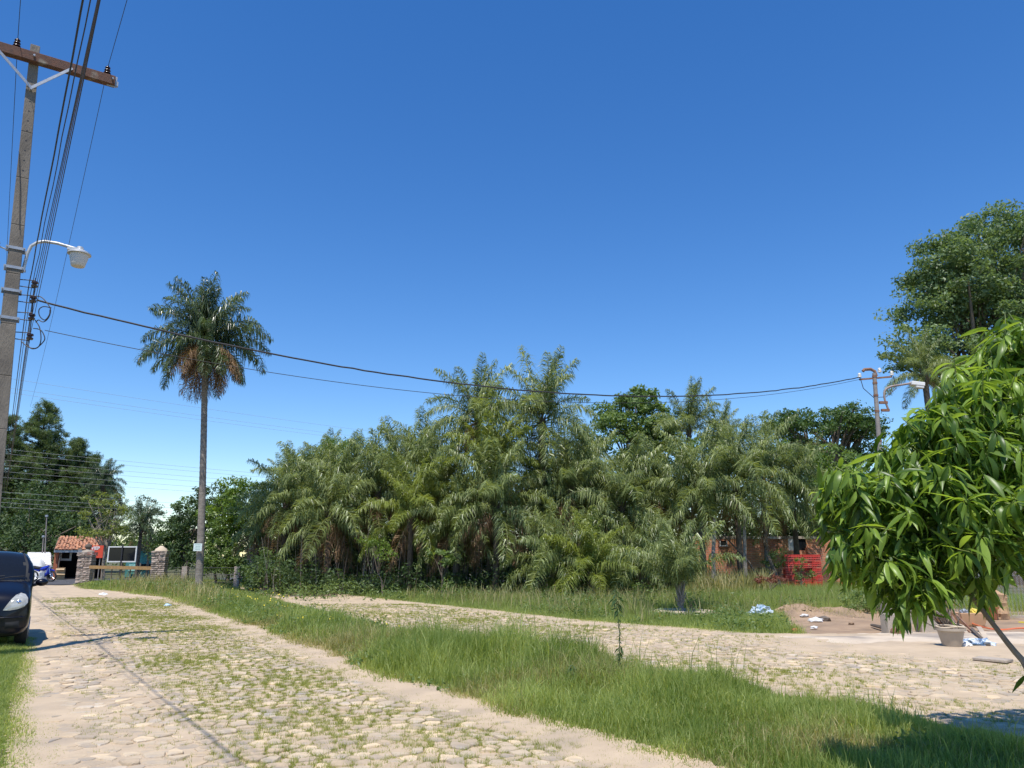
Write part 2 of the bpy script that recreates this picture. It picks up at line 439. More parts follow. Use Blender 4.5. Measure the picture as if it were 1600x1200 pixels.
def lay(parent, ss, name):
    def vis(s):
        Y = s[1]; zc = Y * cp - CH * sp
        return abs(s[0] * 1200 / zc) < 790 and (CH * cp + Y * sp) / zc * 1200 < 590
    seen = sorted([s for s in ss if vis(s)], key=lambda s: math.hypot(s[0], s[1]))
    first = seen[:300]; ids = {id(s) for s in first}
    def mk(me, tn):
        a = me.attributes.new('tint', 'FLOAT', 'POINT'); a.data.foreach_set('value', np.array(tn, dtype=np.float32))
    for s in first:
        mb = MB(); vs, fs = stone_geo(s, True); mb.add(vs, fs)
        me = mb.mesh(name, M['stone'], True, 30); mk(me, [s[6]] * len(vs))
        o = ob(name, me, parent); o.location = (s[0], s[1], 0)
    mb = MB(); tn = []
    for s in ss:
        if id(s) in ids: continue
        vs, fs = stone_geo(s); mb.add(vs, fs); tn += [s[6]] * len(vs)
    me = mb.mesh('cobblestones', M['stone'], True, 30); mk(me, tn)
    tag(ob('cobblestones', me, parent), kind='stuff')
S1 = stones(lambda x, y: in_road(x, y) & (y < 31), -20, 5, 3.6, 31, .16, 1, sand_z, .0115)
lay(road, S1, 'cobblestone')
S2 = stones(lambda x, y: in_lane(x, y) & (y < 27) & (x < 12.5), -8, 12.5, 6.5, 27, .175, 2, lane_z, .0105)
lay(lane, S2, 'cobblestone')

# ------------------------------------------------------------ grass blades
rng = np.random.default_rng(7)
def blades(name, pts, hgt, wid, m, lean=.35, tintbase=None, zf=None, seg2=True, spread=.25):
    n = len(pts); x, y = pts[:, 0], pts[:, 1]
    z = zf(x, y) - .02 if zf is not None else np.zeros(n)
    az = rng.uniform(0, 2 * PI, n); fz = rng.uniform(0, PI, n)
    ln = np.abs(rng.normal(0, lean, n)) + .08
    dx, dy = np.cos(az) * ln, np.sin(az) * ln
    wx, wy = np.cos(fz) * wid * .5, np.sin(fz) * wid * .5
    h = hgt
    b = np.stack([x, y, z], 1)
    mid = b + np.stack([dx * h * .35, dy * h * .35, h * .58], 1)
    tip = b + np.stack([dx * h * 1.0, dy * h * 1.0, h * (1 - .28 * np.minimum(ln, 1.5))], 1)
    W = np.stack([wx, wy, np.zeros(n)], 1)
    if tintbase is None: tintbase = np.full(n, .45)
    t = np.clip(tintbase + rng.normal(0, spread, n), 0, 1)
    i = np.arange(n)
    if seg2:
        V = np.stack([b - W, b + W, mid + W * .8, mid - W * .8, tip], 1).reshape(-1, 3)
        a = i * 5
        F = np.concatenate([np.stack([a, a + 1, a + 2], 1), np.stack([a, a + 2, a + 3], 1), np.stack([a + 3, a + 2, a + 4], 1)])
        T = np.repeat(t, 5)
    else:
        V = np.stack([b - W, b + W, tip], 1).reshape(-1, 3); a = i * 3
        F = np.stack([a, a + 1, a + 2], 1); T = np.repeat(t, 3)
    return V, F, T
def join(parts):
    o = 0; Vs, Fs, Ts = [], [], []
    for V, F, T in parts:
        Vs.append(V); Fs.append(F + o); Ts.append(T); o += len(V)
    return np.concatenate(Vs), np.concatenate(Fs), np.concatenate(Ts)
def scatter(x0, x1, y0, y1, dens, keep):
    n = int((x1 - x0) * (y1 - y0) * dens)
    p = np.stack([rng.uniform(x0, x1, n), rng.uniform(y0, y1, n)], 1)
    return p[keep(p[:, 0], p[:, 1])]
def in_view(x, y, mg=1.15):
    return np.abs(x) < (y * .69 + .6) * mg

# verge
VG = []; VD = []
for (y0, y1, dens, wd, s2) in ((5.2, 8, 4600, .0070, True), (8, 10.5, 3700, .008, True), (10.5, 14, 2500, .0098, True), (14, 19, 1300, .013, True), (19, 26, 650, .016, False), (26, 45, 330, .022, False)):
    p = scatter(-33, 7, y0, y1, dens, lambda x, y: (verge_d(x, y) > -.05) & in_view(x, y) & (rng.random(len(x)) < np.clip(verge_d(x, y) / .22 + .35, 0, 1) * np.clip(.55 + .9 * vn(x, y, .35, 70), .3, 1)))
    x, y = p[:, 0], p[:, 1]; d = np.clip(verge_d(x, y), 0, 2)
    big = fbm(x, y, 1.6, 12)
    toL = np.clip(interp(LL, y) - x, 0, 9)           # distance from the side lane
    tall = np.clip(1.2 - np.abs(toL - 1.7) / 1.9, 0, 1) * np.clip((16.5 - y) / 4, .2, 1) * np.clip(toL / .9, .3, 1)
    h = .045 + .12 * np.clip(d / .6, 0, 1) * np.clip((y - 5.5) / 4, .45, 1) + .15 * tall * np.clip((y - 8.3) / 3.0, 0, 1) * np.clip(d / .5, 0, 1) * (.5 + big) 
    h *= rng.uniform(.4, 1.35, len(x)) * np.clip(.05 + 2.0 * fbm(x, y, .5, 14), .3, 1.6) * 1.15 * np.where(rng.random(len(x)) < .03, 1.9, 1) * np.clip((x + 27) / 8, .35, 1) * np.where((y > 20) & (x > interp(LL, y) - 2.2), .45, 1)
    lush = .50 - .8 * (fbm(x, y, .9, 15) - .5) - .10 * tall
    dry = (fbm(x, y, 1.4, 16) + .25 * np.clip(1 - d / .5, 0, 1) + rng.normal(0, .12, len(x))) > .64
    g = ~dry
    VG.append(blades('', p[g], h[g], wd * rng.uniform(.7, 1.3, g.sum()), None, .38, lush[g], gz, s2, .2))
    VD.append(blades('', p[dry], h[dry] * .8, wd * rng.uniform(.7, 1.2, dry.sum()), None, .55, np.full(dry.sum(), .45), gz, s2, .28))
V_, F_, T_ = join([a for a in VG if a[0].shape[0]])
tag(ob('verge_grass', npmesh('verge_grass', V_, F_, M['grass'], T_)), 'long green grass on the verge between the cobbled road and the side lane', 'grass', kind='stuff')
V_, F_, T_ = join(VD)
tag(ob('dry_grass', npmesh('dry_grass', V_, F_, M['grassd'], T_)), 'straw coloured blades among the green grass of the verge', 'grass', kind='stuff')
# lawn on the left
p = scatter(-13, -1.8, 4.2, 16, 3400, lambda x, y: (x < interp(RL, y) + wob(x, y) + .05) & in_view(x, y, 1.25) & (x > interp(RL, y) - 3.2))
d = np.clip((interp(RL, p[:, 1]) - p[:, 0]) / .6, 0, 1)
a = blades('', p, (.035 + .085 * d) * rng.uniform(.6, 1.3, len(p)), .007 * rng.uniform(.7, 1.4, len(p)), None, .6, .42 - .3 * (fbm(p[:, 0], p[:, 1], .8, 17) - .5) + .12 * (1 - d), lambda x, y: x * 0 + .0, True, .18)
tag(ob('lawn_grass', npmesh('lawn_grass', a[0], a[1], M['grass'], a[2])), 'short bright lawn grass along the left edge of the cobbled road', 'grass', kind='stuff')
V, F = grid(-16, -1, 3, 17, .3, lambda x, y: -.008 + 0 * x, lambda x, y: (x < interp(RL, y) + .1))
tag(ob('lawn_earth', npmesh('lawn_earth', V, F, M['ground'])), kind='structure')
# short tufts in the joints of the cobbles
def joint_tufts(ss, dens_fn, name, label, seed):
    r = np.random.default_rng(seed); pts = []
    for s in ss:
        cx, cy, q = s[0], s[1], s[2]
        pr = dens_fn(cx, cy)
        k = int(len(q))
        for a in range(k):
            if r.random() < pr:
                A, B = q[a], q[(a + 1) % k]; t = r.random()
                bx, by = A[0] + (B[0] - A[0]) * t, A[1] + (B[1] - A[1]) * t
                bx = cx + (bx - cx) * 1.06; by = cy + (by - cy) * 1.06
                m = r.integers(5, 13)
                pts.append(np.stack([bx + r.normal(0, .018, m), by + r.normal(0, .018, m)], 1))
    p = np.concatenate(pts)
    hh = .022 + .03 * r.random(len(p)) ** 2 + .02 * (fbm(p[:, 0], p[:, 1], .6, 23) > .62)
    wd = np.clip(.0045 * p[:, 1] / 7, .005, .016)
    a = blades('', p, hh, wd, None, .7, np.full(len(p), .5), lambda x, y: x * 0 + .02, False, .25)
    tag(ob(name, npmesh(name, a[0], a[1], M['tuft'], a[2])), label, 'grass', kind='stuff')
def dens_road(x, y):
    u = float(x - interp(RL, y)); g = float(fbm(np.array([x]), np.array([y]), 1.5, 24)[0])
    base = .16 if u < 1.5 else .72
    return max(.02, base + (g - .5) * 1.8) * (.0 if u < .4 else 1)
joint_tufts(S1, dens_road, 'road_tufts', 'small green tufts growing in the joints of the cobbled road', 3)
joint_tufts(S2, lambda x, y: max(.02, .42 + (float(fbm(np.array([x]), np.array([y]), 1.2, 25)[0]) - .5) * 1.3 - (.25 if x > 6 else 0)), 'lane_tufts', 'sparse green tufts growing in the joints of the side lane', 4)
# rough grass beyond the side lane, up to the palms and the brick house
FG = []
for (y0, y1, dens, wd) in ((15.5, 20, 1500, .011), (20, 26, 900, .015), (26, 36, 420, .022)):
    p = scatter(-14, 16, y0, y1, dens, lambda x, y: (x > interp(LU, y) + wob(x, y, .25) - .05) & ~in_yard(x, y) & in_view(x, y) & ((x < interp(YL, y) + 1) | (y > 22.2)) & ~(((x - 4.75) / 1.15) ** 2 + ((y - 21.9) / 1.5) ** 2 < 1))
    x, y = p[:, 0], p[:, 1]
    d = np.clip((x - interp(LU, y)) * .8, 0, 3)
    h = .07 + .22 * np.clip(d / 1.2, 0, 1) * (.4 + 1.1 * fbm(x, y, 1.3, 26)) + .30 * np.clip((x - 5) / 3, 0, 1) * np.clip((y - 21.5) / 3, 0, 1)
    h *= rng.uniform(.5, 1.25, len(x))
    FG.append(blades('', p, h, wd * rng.uniform(.7, 1.4, len(x)), None, .42, .52 - .5 * (fbm(x, y, 1.1, 27) - .5), lambda x, y: x * 0 - .0, y0 < 20, .22))
V_, F_, T_ = join(FG)
tag(ob('field_grass', npmesh('field_grass', V_, F_, M['grass'], T_)), 'rough grass beyond the side lane in front of the palms', 'grass', kind='stuff')

# ------------------------------------------------------------ leaf clouds
def leafcloud(centers, n, r, size, seed, squash=.8, up=.4, aspect=.5, tsp=.14, ctint=None, jsize=.35):
    g = np.random.default_rng(seed); K = len(centers); N = K * n
    c = np.repeat(np.asarray(centers, float), n, 0)
    rr = np.repeat(np.broadcast_to(np.asarray(r, float), (K,)), n)
    d = g.normal(0, 1, (N, 3)); d /= np.linalg.norm(d, axis=1)[:, None]
    rad = rr * g.random(N) ** .45
    off = d * rad[:, None]; off[:, 2] *= squash
    p = c + off
    nr = d * .55 + g.normal(0, .55, (N, 3)); nr[:, 2] += up; nr /= np.linalg.norm(nr, axis=1)[:, None]
    t = np.cross(nr, g.normal(0, 1, (N, 3))); t /= np.linalg.norm(t, axis=1)[:, None] + 1e-9
    b = np.cross(nr, t)
    s = size * (1 + jsize * g.normal(0, 1, N))[:, None]
    V = np.stack([p - t * s * .5, p + b * s * aspect * .5 - nr * s * .08, p + t * s * .5 - nr * s * .12, p - b * s * aspect * .5 - nr * s * .08], 1).reshape(-1, 3)
    i = np.arange(N) * 4
    F = np.concatenate([np.stack([i, i + 1, i + 2], 1), np.stack([i, i + 2, i + 3], 1)])
    ct = g.normal(.45, .13, K) if ctint is None else np.asarray(ctint)
    T = np.clip(np.repeat(ct, n) + g.normal(0, tsp, N), 0, 1)
    return V, F, np.repeat(T, 4)
def lobes_points(lobes, K, seed, inner=.45):
    g = np.random.default_rng(seed); out = []
    vol = np.array([l[3] * l[4] * l[5] for l in lobes]) ** (2 / 3.); cnt = np.maximum(3, (K * vol / vol.sum()).astype(int))
    for (x, y, z, rx, ry, rz), k in zip(lobes, cnt):
        d = g.normal(0, 1, (k, 3)); d /= np.linalg.norm(d, axis=1)[:, None]
        rad = inner + (1 - inner) * g.random(k) ** .6
        out.append(np.array([x, y, z]) + d * rad[:, None] * np.array([rx, ry, rz]))
    return np.concatenate(out)

def leafy_tree(name, label, cat, base, lobes, K, n, cr, size, m, seed, trunk=(.2, .08), bark=None, limbs=14, group=None, squash=.7, aspect=.5, up=.4, trunkpath=None, inner=.45, stray=0):
    """lobes in world space; trunk base at base; crown is one part of leaves, trunk with limbs another"""
    base = Vector(base); t = thing(name, label, cat, base, 0, group)
    g = random.Random(seed)
    pts = lobes_points(lobes, K, seed, inner) - np.array(base)
    V_, F_, T_ = leafcloud(pts, n, cr * np.random.default_rng(seed).uniform(.6, 1.3, len(pts)), size, seed + 1, squash, up, aspect)
    mb = MB()
    top = Vector(np.mean([l[:3] for l in lobes], 0)) - base
    fork = Vector((top.x * .55 + g.uniform(-.1, .1), top.y * .55, top.z * .48))
    if trunkpath: path = [Vector(q) for q in trunkpath]; fork = path[-1]
    else: path = [Vector((0, 0, -.1)), fork * .3 + Vector((g.uniform(-.08, .08), 0, 0)), fork * .66 + Vector((g.uniform(-.1, .1), 0, 0)), fork]
    r0, r1 = trunk
    mb.tube(path, [r0 * 1.25] + [r0 + (r1 - r0) * i / (len(path) - 1) for i in range(1, len(path))], 10)
    sel = [Vector(pts[g.randrange(len(pts))]) for _ in range(limbs)]
    for q in sel:
        a = fork if g.random() < .6 else path[-2].lerp(fork, g.random())
        m1 = a.lerp(q, .45) + Vector((g.uniform(-.1, .1), g.uniform(-.1, .1), .12)) * (q - a).length * .6
        r = r1 * g.uniform(.5, .9)
        mb.tube([a, m1, q], [r, r * .55, r * .15], 6)
        for _ in range(2):
            q2 = Vector(pts[g.randrange(len(pts))])
            if (q2 - m1).length < (q - a).length * .8:
                mb.tube([m1, m1.lerp(q2, .5) + Vector((0, 0, .1)), q2], [r * .45, r * .3, r * .08], 5)
    mb.build('trunk', bark or M['bark'], t, True)
    ob('crown', npmesh('crown', V_, F_, m, T_), t)
    return t

# ------------------------------------------------------------ palm fronds (shared meshes)
def frond_mesh(name, L, p0, p1, n, ll, wd, seed, m, droop=.9, plum=35, fold=.42, side=1.0):
    g = np.random.default_rng(seed); k = 14
    ts = np.linspace(0, 1, k); pit = np.radians(p0 + (p1 - p0) * ts ** 1.25)
    dx = np.cos(pit) * L / (k - 1); dz = np.sin(pit) * L / (k - 1)
    X = np.concatenate([[0], np.cumsum(dx)[:-1]]); Z = np.concatenate([[0], np.cumsum(dz)[:-1]])
    yb = .06 * L * g.normal() * ts ** 2
    mb = MB(); mb.tube([(X[i], yb[i], Z[i]) for i in range(k)], [.022 * (1 - .85 * ts[i]) * L / 3 + .002 for i in range(k)], 4, 1, False)
    Vs = []; Fs = []
    T = [.25 + .1 * g.random()] * len(mb.v)
    for i in range(n):
        for s in (-1, 1):
            t = .13 + .87 * (i + g.uniform(-.4, .4)) / n; t = min(max(t, .1), .995)
            x = np.interp(t, ts, X); z = np.interp(t, ts, Z); yy = np.interp(t, ts, yb); pa = np.interp(t, ts, pit)
            Tn = np.array([math.cos(pa), 0, math.sin(pa)]); Nn = np.array([-math.sin(pa), 0, math.cos(pa)]); S = np.array([0, s * 1.0, 0])
            a = math.radians(g.uniform(-plum, plum))
            lat = S * math.cos(a) * side + Nn * math.sin(a)
            d = lat * .85 + Tn * fold + g.normal(0, .08, 3); d /= np.linalg.norm(d)
            ln = ll * math.sin(PI * (.16 + .78 * t)) ** .7 * g.uniform(.8, 1.12)
            b = np.array([x, yy, z]); mid = b + d * ln * .5
            d2 = d * .55 + np.array([0, 0, -1.0]) * droop * g.uniform(.5, 1.3); d2 /= np.linalg.norm(d2)
            tip = mid + d2 * ln * .52
            wv = np.cross(d, np.array([0, 0, 1.0]) + g.normal(0, .5, 3)); wv /= np.linalg.norm(wv) + 1e-6
            wv *= wd * .5 * g.uniform(.6, 1.5)
            o = len(mb.v)
            mb.v += [tuple(b - wv * .5), tuple(b + wv * .5), tuple(mid + wv), tuple(mid - wv), tuple(tip)]
            mb.f += [(o, o + 1, o + 2, o + 3), (o + 3, o + 2, o + 4)]; mb.m += [0, 0]
            tt = min(1, max(0, g.normal(.42, .28))); T += [tt, tt, tt, tt, min(1, tt + .15)]
    me = mb.mesh(name, [m, M['rachis']])
    at = me.attributes.new('tint', 'FLOAT', 'POINT'); at.data.foreach_set('value', np.array(T, dtype=np.float32))
    return me
PITCHES = [(88, 64), (77, 24), (62, -20), (42, -54), (14, -76), (-18, -84), (-55, -88)]
def frond_set(tagname, m, ll=.62, wd=.036, n=64, droop=.9, plum=38):
    return [[frond_mesh('frond_' + tagname, 3.0, a, b, n if j < 6 else int(n * .8), ll, wd, 100 + j * 7 + q + hash(tagname) % 1, m, droop, plum) for q in range(2)] for j, (a, b) in enumerate(PITCHES)]
FR = {'g': frond_set('green', M['frond'], .70, .031, 104, 1.0, 46), 't': frond_set('tall', M['frondtall'], .78, .032, 108, 1.4, 54), 'y': frond_set('young', M['frondy'], .66, .031, 100, .8, 42), 'd': frond_set('dry', M['frondd'], .75, .026, 90, 2.0, 60)}

def palm_trunk(mb, h, r0, r1, lean, rings=True, sides=12):
    n = max(6, int(h / .11)) if rings else 8
    pts = []; rad = []
    for i in range(n + 1):
        t = i / n
        pts.append((lean[0] * t ** 1.3 * h, lean[1] * t ** 1.3 * h, h * t - .1 * (t == 0)))
        rr = r0 + (r1 - r0) * min(1, t * 1.3)
        if t < .06: rr *= 1.25 - 4 * t
        rad.append(rr * (1 + (.05 if (rings and i % 2) else 0)))
    mb.tube(pts, rad, sides)
    return Vector(pts[-1])
def palm(label, base, h, L, seed, kind='g', nf=24, dead=3, tilt=.12, trunk=(.14, .11), tm='darktrunk', pmin=0, pmax=6, lean=(0, 0), cat='palm tree', group=None, name='palm_tree', petioles=True, tot=(0, 0)):
    base = Vector(base); t = thing(name, label, cat, base, 0, group)
    g = random.Random(seed)
    if h > .25:
        mb = MB(); top = palm_trunk(mb, h, trunk[0], trunk[1], lean)
        if petioles:                                   # old leaf bases round the top
            for i in range(18):
                a = i * 2.4; z = h - .05 - .035 * i
                if z < .1: break
                mb.tube([(top.x + math.cos(a) * trunk[1] * .8, top.y + math.sin(a) * trunk[1] * .8, z), (top.x + math.cos(a) * (trunk[1] + .09), top.y + math.sin(a) * (trunk[1] + .09), z + .28)], [.045, .012], 5)
        mb.build('trunk', M[tm], t, True, ang=60)
    else:
        top = Vector((0, 0, h))
    for i in range(nf):
        age = (i + g.uniform(-.5, .5)) / nf; age = min(.999, max(0, age))
        j = int(pmin + (pmax - pmin) * age ** .85); j = min(j, pmax - 1 if pmax <= 6 else 5)
        az = i * 2.39996 + g.uniform(-.25, .25)
        o = ob('frond', FR[kind][j][g.randrange(2)], t)
        sc = L / 3.0 * g.uniform(.82, 1.12)
        o.scale = (sc, sc, sc)
        o.location = top + Vector((math.cos(az) * .06, math.sin(az) * .06, -.3 * age + .05))
        o.rotation_euler = Euler((g.uniform(-.35, .35), g.uniform(-tilt, tilt), az))
    for i in range(dead):
        az = i * 2.1 + g.uniform(-.5, .5)
        o = ob('frond', FR['d'][g.choice((5, 6, 6))][g.randrange(2)], t)
        if i == 0: o['label'] = 'dry brown frond hanging beside the trunk'
        sc = L / 3.0 * g.uniform(.6, .95); o.scale = (sc, sc, sc)
        o.location = top + Vector((math.cos(az) * .08, math.sin(az) * .08, -.3)); o.rotation_euler = Euler((g.uniform(-.3, .3), g.uniform(-.12, .05), az))
    return t

# the tall lone palm
tb = G(313, 925); tb = Vector((P(312, 900, 32).x, 32, 0))
palm('tall lone palm with a slim grey ringed trunk and a drooping feathery crown', tb, 10.7, 2.75, 5, 't', 48, 34, .15, (.15, .12), 'palmtrunk', lean=(-.060, 0), petioles=True)
nb = thing('notice', 'pale rectangular notice fixed to the trunk of the tall lone palm', 'sign', P(309, 855, 31.72))
mb = MB(); mb.box((0, 0, 0), (.34, .015, .30), 0); mb.build('board', mat('notice_board', (.66, .74, .72), (.6, .7, .66), .6, 8), nb)
mb = MB()
for k in range(4): mb.box((0, -.011, .10 - k * .06), (.24 - .05 * (k % 2), .004, .012))
mb.build('printed_line', mat('notice_print', (.34, .50, .45), None, .7), nb)

# ------------------------------------------------------------ the grove of palms
grp = 'feathery palms of the grove'
def gp(px, Y, crown_py, L, seed, label, **k):
    b = Vector((P(px, 900, Y).x, Y, 0)); h = max(.2, HT(crown_py, Y))
    kw = dict(group=grp, nf=27, dead=12); kw.update(k)
    return palm(label, b, h, L, seed, **kw)
GP = [
 (402, 36, 822, 1.8, 'small palm at the left end of the grove beside the third brick pillar', {}),
 (440, 35, 785, 2.5, 'leftmost full-grown palm of the grove, arching over the bushes', {}),
 (478, 37, 772, 2.8, 'grey-green palm second in from the left end of the grove', {}),
 (510, 34, 800, 3.0, 'bushy palm with brown hanging fronds over the dark gap at the left of the grove', dict(dead=7)),
 (540, 37, 768, 3.1, 'palm behind the yellow-green tips at the left centre of the grove', {}),
 (585, 35, 768, 3.0, 'full palm left of the yellow-tipped low palm', {}),
 (640, 33, 800, 2.6, 'low palm with yellowing fronds in front of the grove', dict(kind='y', dead=5, nf=20)),
 (628, 38, 742, 2.8, 'palm with one stiff upright spear in the middle of the grove', dict(pmin=0)),
 (690, 35, 762, 3.1, 'dense palm in front of the bright green upright one', {}),
 (745, 36, 655, 3.2, 'tall palm with open arching fronds, left of the tallest of the grove', dict(trunk=(.15, .12))),
 (765, 34, 732, 3.1, 'bright green palm with upright fronds in the centre of the grove', dict(kind='y', nf=22, pmax=4)),
 (775, 32.5, 790, 3.0, 'palm with a thick skirt of dead fronds hanging down to the ground', dict(dead=12)),
 (712, 33, 815, 2.6, 'shaggy low palm left of the skirted palm', dict(dead=5)),
 (848, 35, 655, 3.3, 'tallest palm of the grove, its dark trunk bare against the sky', dict(dead=2, trunk=(.19, .15), nf=26)),
 (840, 36.5, 770, 2.9, 'palm at the foot of the tallest one, with grey drooping fronds', {}),
 (893, 34.5, 765, 3.0, 'dark palm right of the tallest one of the grove', {}),
 (868, 31, 880, 2.5, 'low trunkless palm with ragged pale fronds in front of the grove', dict(nf=26, dead=2, pmax=5)),
 (925, 36, 760, 2.8, 'grey-green palm in front of the round green tree', {}),
 (925, 30, 893, 2.4, 'low yellow-green trunkless palm whose fronds brush the grass', dict(kind='y', nf=26, dead=1, pmax=5)),
 (975, 34, 790, 3.0, 'palm with stiff pale fronds fanned over a dark trunk', dict(dead=3)),
 (1035, 36, 772, 2.9, 'palm between the fan-like palm and the thin far palms', {}),
 (1000, 31, 885, 2.3, 'low grey-green trunkless palm at the left end of the brick wall', dict(nf=24, dead=1, pmax=5)),
 (1088, 46, 672, 3.1, 'thin far palm with upright fronds against the sky, left of two', dict(nf=16, dead=0, pmax=4)),
 (1140, 47, 688, 2.8, 'thin far palm with ragged fronds against the sky, right of two', dict(nf=15, dead=0, pmax=4)),
 (1100, 32.5, 768, 2.9, 'palm standing in front of the left part of the brick house', dict(dead=2)),
 (1158, 33, 752, 3.0, 'broad palm over the small white window of the brick house', dict(dead=3)),
 (1200, 35.5, 742, 3.0, 'palm with a pale bare trunk in front of the brick house', dict(dead=3, tm='palmtrunk', trunk=(.11, .09))),
 (1248, 36, 775, 2.7, 'palm hanging over the red crates', dict(dead=2)),
 (1482, 30, 580, 1.7, 'palm crown showing between the great tree and the mango leaves', dict(nf=22, dead=1)),
 (445, 39, 765, 2.3, 'back palm at the left shoulder of the grove', dict(dead=1)),
 (655, 40, 712, 2.5, 'back palm with grey frayed fronds above the middle of the grove', dict(dead=2)),
 (500, 41, 742, 2.4, 'back palm whose tips stand over the left of the grove', dict(dead=1)),
 (905, 40, 735, 2.5, 'back palm in the gap right of the tallest trunk', dict(dead=1)),
]
for i, (px, Y, cy, L, lab, kw) in enumerate(GP):
    gp(px, Y, cy, L, 40 + i, lab, **kw)
# bunch of orange fruit
fb = thing('fruit_bunch', 'bunch of orange palm fruit hanging in the palm by the brick house', 'fruit', P(1195, 757, 33.4))
g = random.Random(3); fm = MB().lathe([(0, -.03), (.024, -.015), (.03, 0), (.024, .02), (0, .03)], 6).mesh('fruit', mat('orange_fruit', (.55, .33, .06), (.45, .22, .04), .6), True)
for i in range(60):
    o = ob('fruit', fm, fb); o.location = (g.gauss(0, .14), g.gauss(0, .10), g.gauss(0, .2)); 
mb = MB(); mb.tube([(0, 0, .45), (.02, 0, 0), (0, 0, -.3)], .015, 5); mb.build('stalk', M['rachis'], fb)

# the young palm in its ring of pale rubble
yb = G(1065, 958)
palm('young palm with thin feathery fronds standing in a ring of pale rubble', yb, .8, 2.2, 77, 'g', 18, 1, .1, (.07, .06), 'palmtrunk', 0, 3)
rr = thing('rubble_ring', 'ring of pale broken stone round the young palm', 'stone ring', yb)
g = random.Random(8); M['rubble'] = mat('pale_rubble', (.52, .43, .31), (.40, .32, .23), .9, 9, .5, objrand=.5)
def rockmesh(seed, r=1.0, name='rock'):
    g = random.Random(seed); bm = bmesh.new(); bmesh.ops.create_icosphere(bm, subdivisions=1, radius=r)
    for v in bm.verts: v.co *= g.uniform(.72, 1.2); v.co.z *= .65
    me = bpy.data.meshes.new(name); bm.to_mesh(me); bm.free(); return me
rms = [rockmesh(i) for i in range(5)]
for m_ in rms: m_.materials.append(M['rubble'])
for i in range(90):
    a = g.uniform(0, 2 * PI); q = g.gauss(1, .1)
    o = ob('stone', rms[i % 5], rr); s = g.uniform(.05, .13)
    o.location = (math.cos(a) * .78 * q, math.sin(a) * .72 * q, s * .3); o.scale = (s * 1.3, s, s * .9); o.rotation_euler = (0, 0, g.uniform(0, 6))
bed = MB(); n = 40
bed.add([(math.cos(2 * PI * k / n) * .95, math.sin(2 * PI * k / n) * .9, .01) for k in range(n)] + [(math.cos(2 * PI * k / n) * .7, math.sin(2 * PI * k / n) * .65, .10) for k in range(n)] + [(0, 0, .03)],
        [(k, (k + 1) % n, n + (k + 1) % n, n + k) for k in range(n)] + [(n + k, n + (k + 1) % n, 2 * n) for k in range(n)])
bed.build('rubble_bed', M['rubble'], rr, True)

# ------------------------------------------------------------ broadleaf trees
LM = {
 'big': leafmat('leaves_big', (.055, .105, .04), (.25, .34, .15), .5, .4),
 'mid': leafmat('leaves_mid', (.06, .115, .026), (.22, .31, .085), .55, .38),
 'bright': leafmat('leaves_bright', (.07, .13, .015), (.20, .29, .045), .45, .38),
 'lime': leafmat('leaves_lime', (.12, .16, .03), (.30, .34, .09), .5, .4),
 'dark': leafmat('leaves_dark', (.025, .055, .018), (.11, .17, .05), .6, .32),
 'umb': leafmat('leaves_umbrella', (.035, .085, .022), (.14, .22, .06), .5, .35),
 'grey': leafmat('leaves_grey', (.05, .07, .04), (.15, .18, .10), .5, .25),
}
def lob(px, py, Y, rx, rz, ry=None):
    c = P(px, py, Y); return (c.x, c.y, c.z, rx, ry or rx, rz)
def gb(px, Y): return (P(px, 900, Y).x, Y, 0)
leafy_tree('broadleaf_tree', 'great spreading tree rising behind the mango at the right edge', 'tree', gb(1590, 46),
           [lob(1600, 400, 46, 6.3, 2.6, 5), lob(1510, 440, 45, 3.2, 2.3, 4), lob(1560, 500, 45, 4.6, 2.2, 4), lob(1450, 475, 45, 2.0, 1.4, 3), lob(1425, 545, 44, 1.7, 1.3, 2.5), lob(1690, 480, 46, 5, 4, 5), lob(1500, 560, 44, 3.0, 1.2, 3), lob(1470, 395, 45, 1.6, 1.0, 2.5), lob(1560, 360, 46, 3.0, 1.3, 3), lob(1440, 430, 45, 1.2, .9, 2)],
           820, 120, .85, .20, LM['big'], 11, (.6, .35), limbs=46, squash=.5, inner=.35)
leafy_tree('broadleaf_tree', 'rounded green tree rising behind the palms right of centre', 'tree', gb(985, 50),
           [lob(990, 650, 50, 2.3, 1.9), lob(960, 690, 49, 2.0, 1.6), lob(1030, 665, 50, 1.7, 1.7), lob(950, 650, 50, 1.1, .9), lob(1000, 625, 50, 1.6, .9), lob(1050, 710, 50, 1.6, 1.5)],
           190, 100, .62, .20, LM['mid'], 12, (.3, .2), limbs=20, squash=.6)
leafy_tree('umbrella_tree', 'wide flat-topped dark green tree behind the far lamp pole', 'tree', gb(1285, 62),
           [lob(1285, 668, 62, 4.6, 1.4, 4), lob(1225, 665, 62, 2.2, 1.0, 3), lob(1345, 670, 62, 2.4, 1.0, 3), lob(1320, 650, 62, 2.4, .9, 3), lob(1255, 700, 62, 2.2, 1.2, 2.5), lob(1340, 710, 62, 2.3, .9, 3)],
           250, 80, .8, .22, LM['umb'], 13, (.45, .3), limbs=30, squash=.45)
leafy_tree('broadleaf_tree', 'yellow-green bushy tree between the palms over the brick house', 'tree', gb(1110, 40),
           [lob(1100, 720, 40, 1.6, 1.3), lob(1130, 760, 39, 1.5, 1.5), lob(1085, 770, 40, 1.3, 1.2)], 90, 70, .5, .16, LM['mid'], 14, (.14, .08))
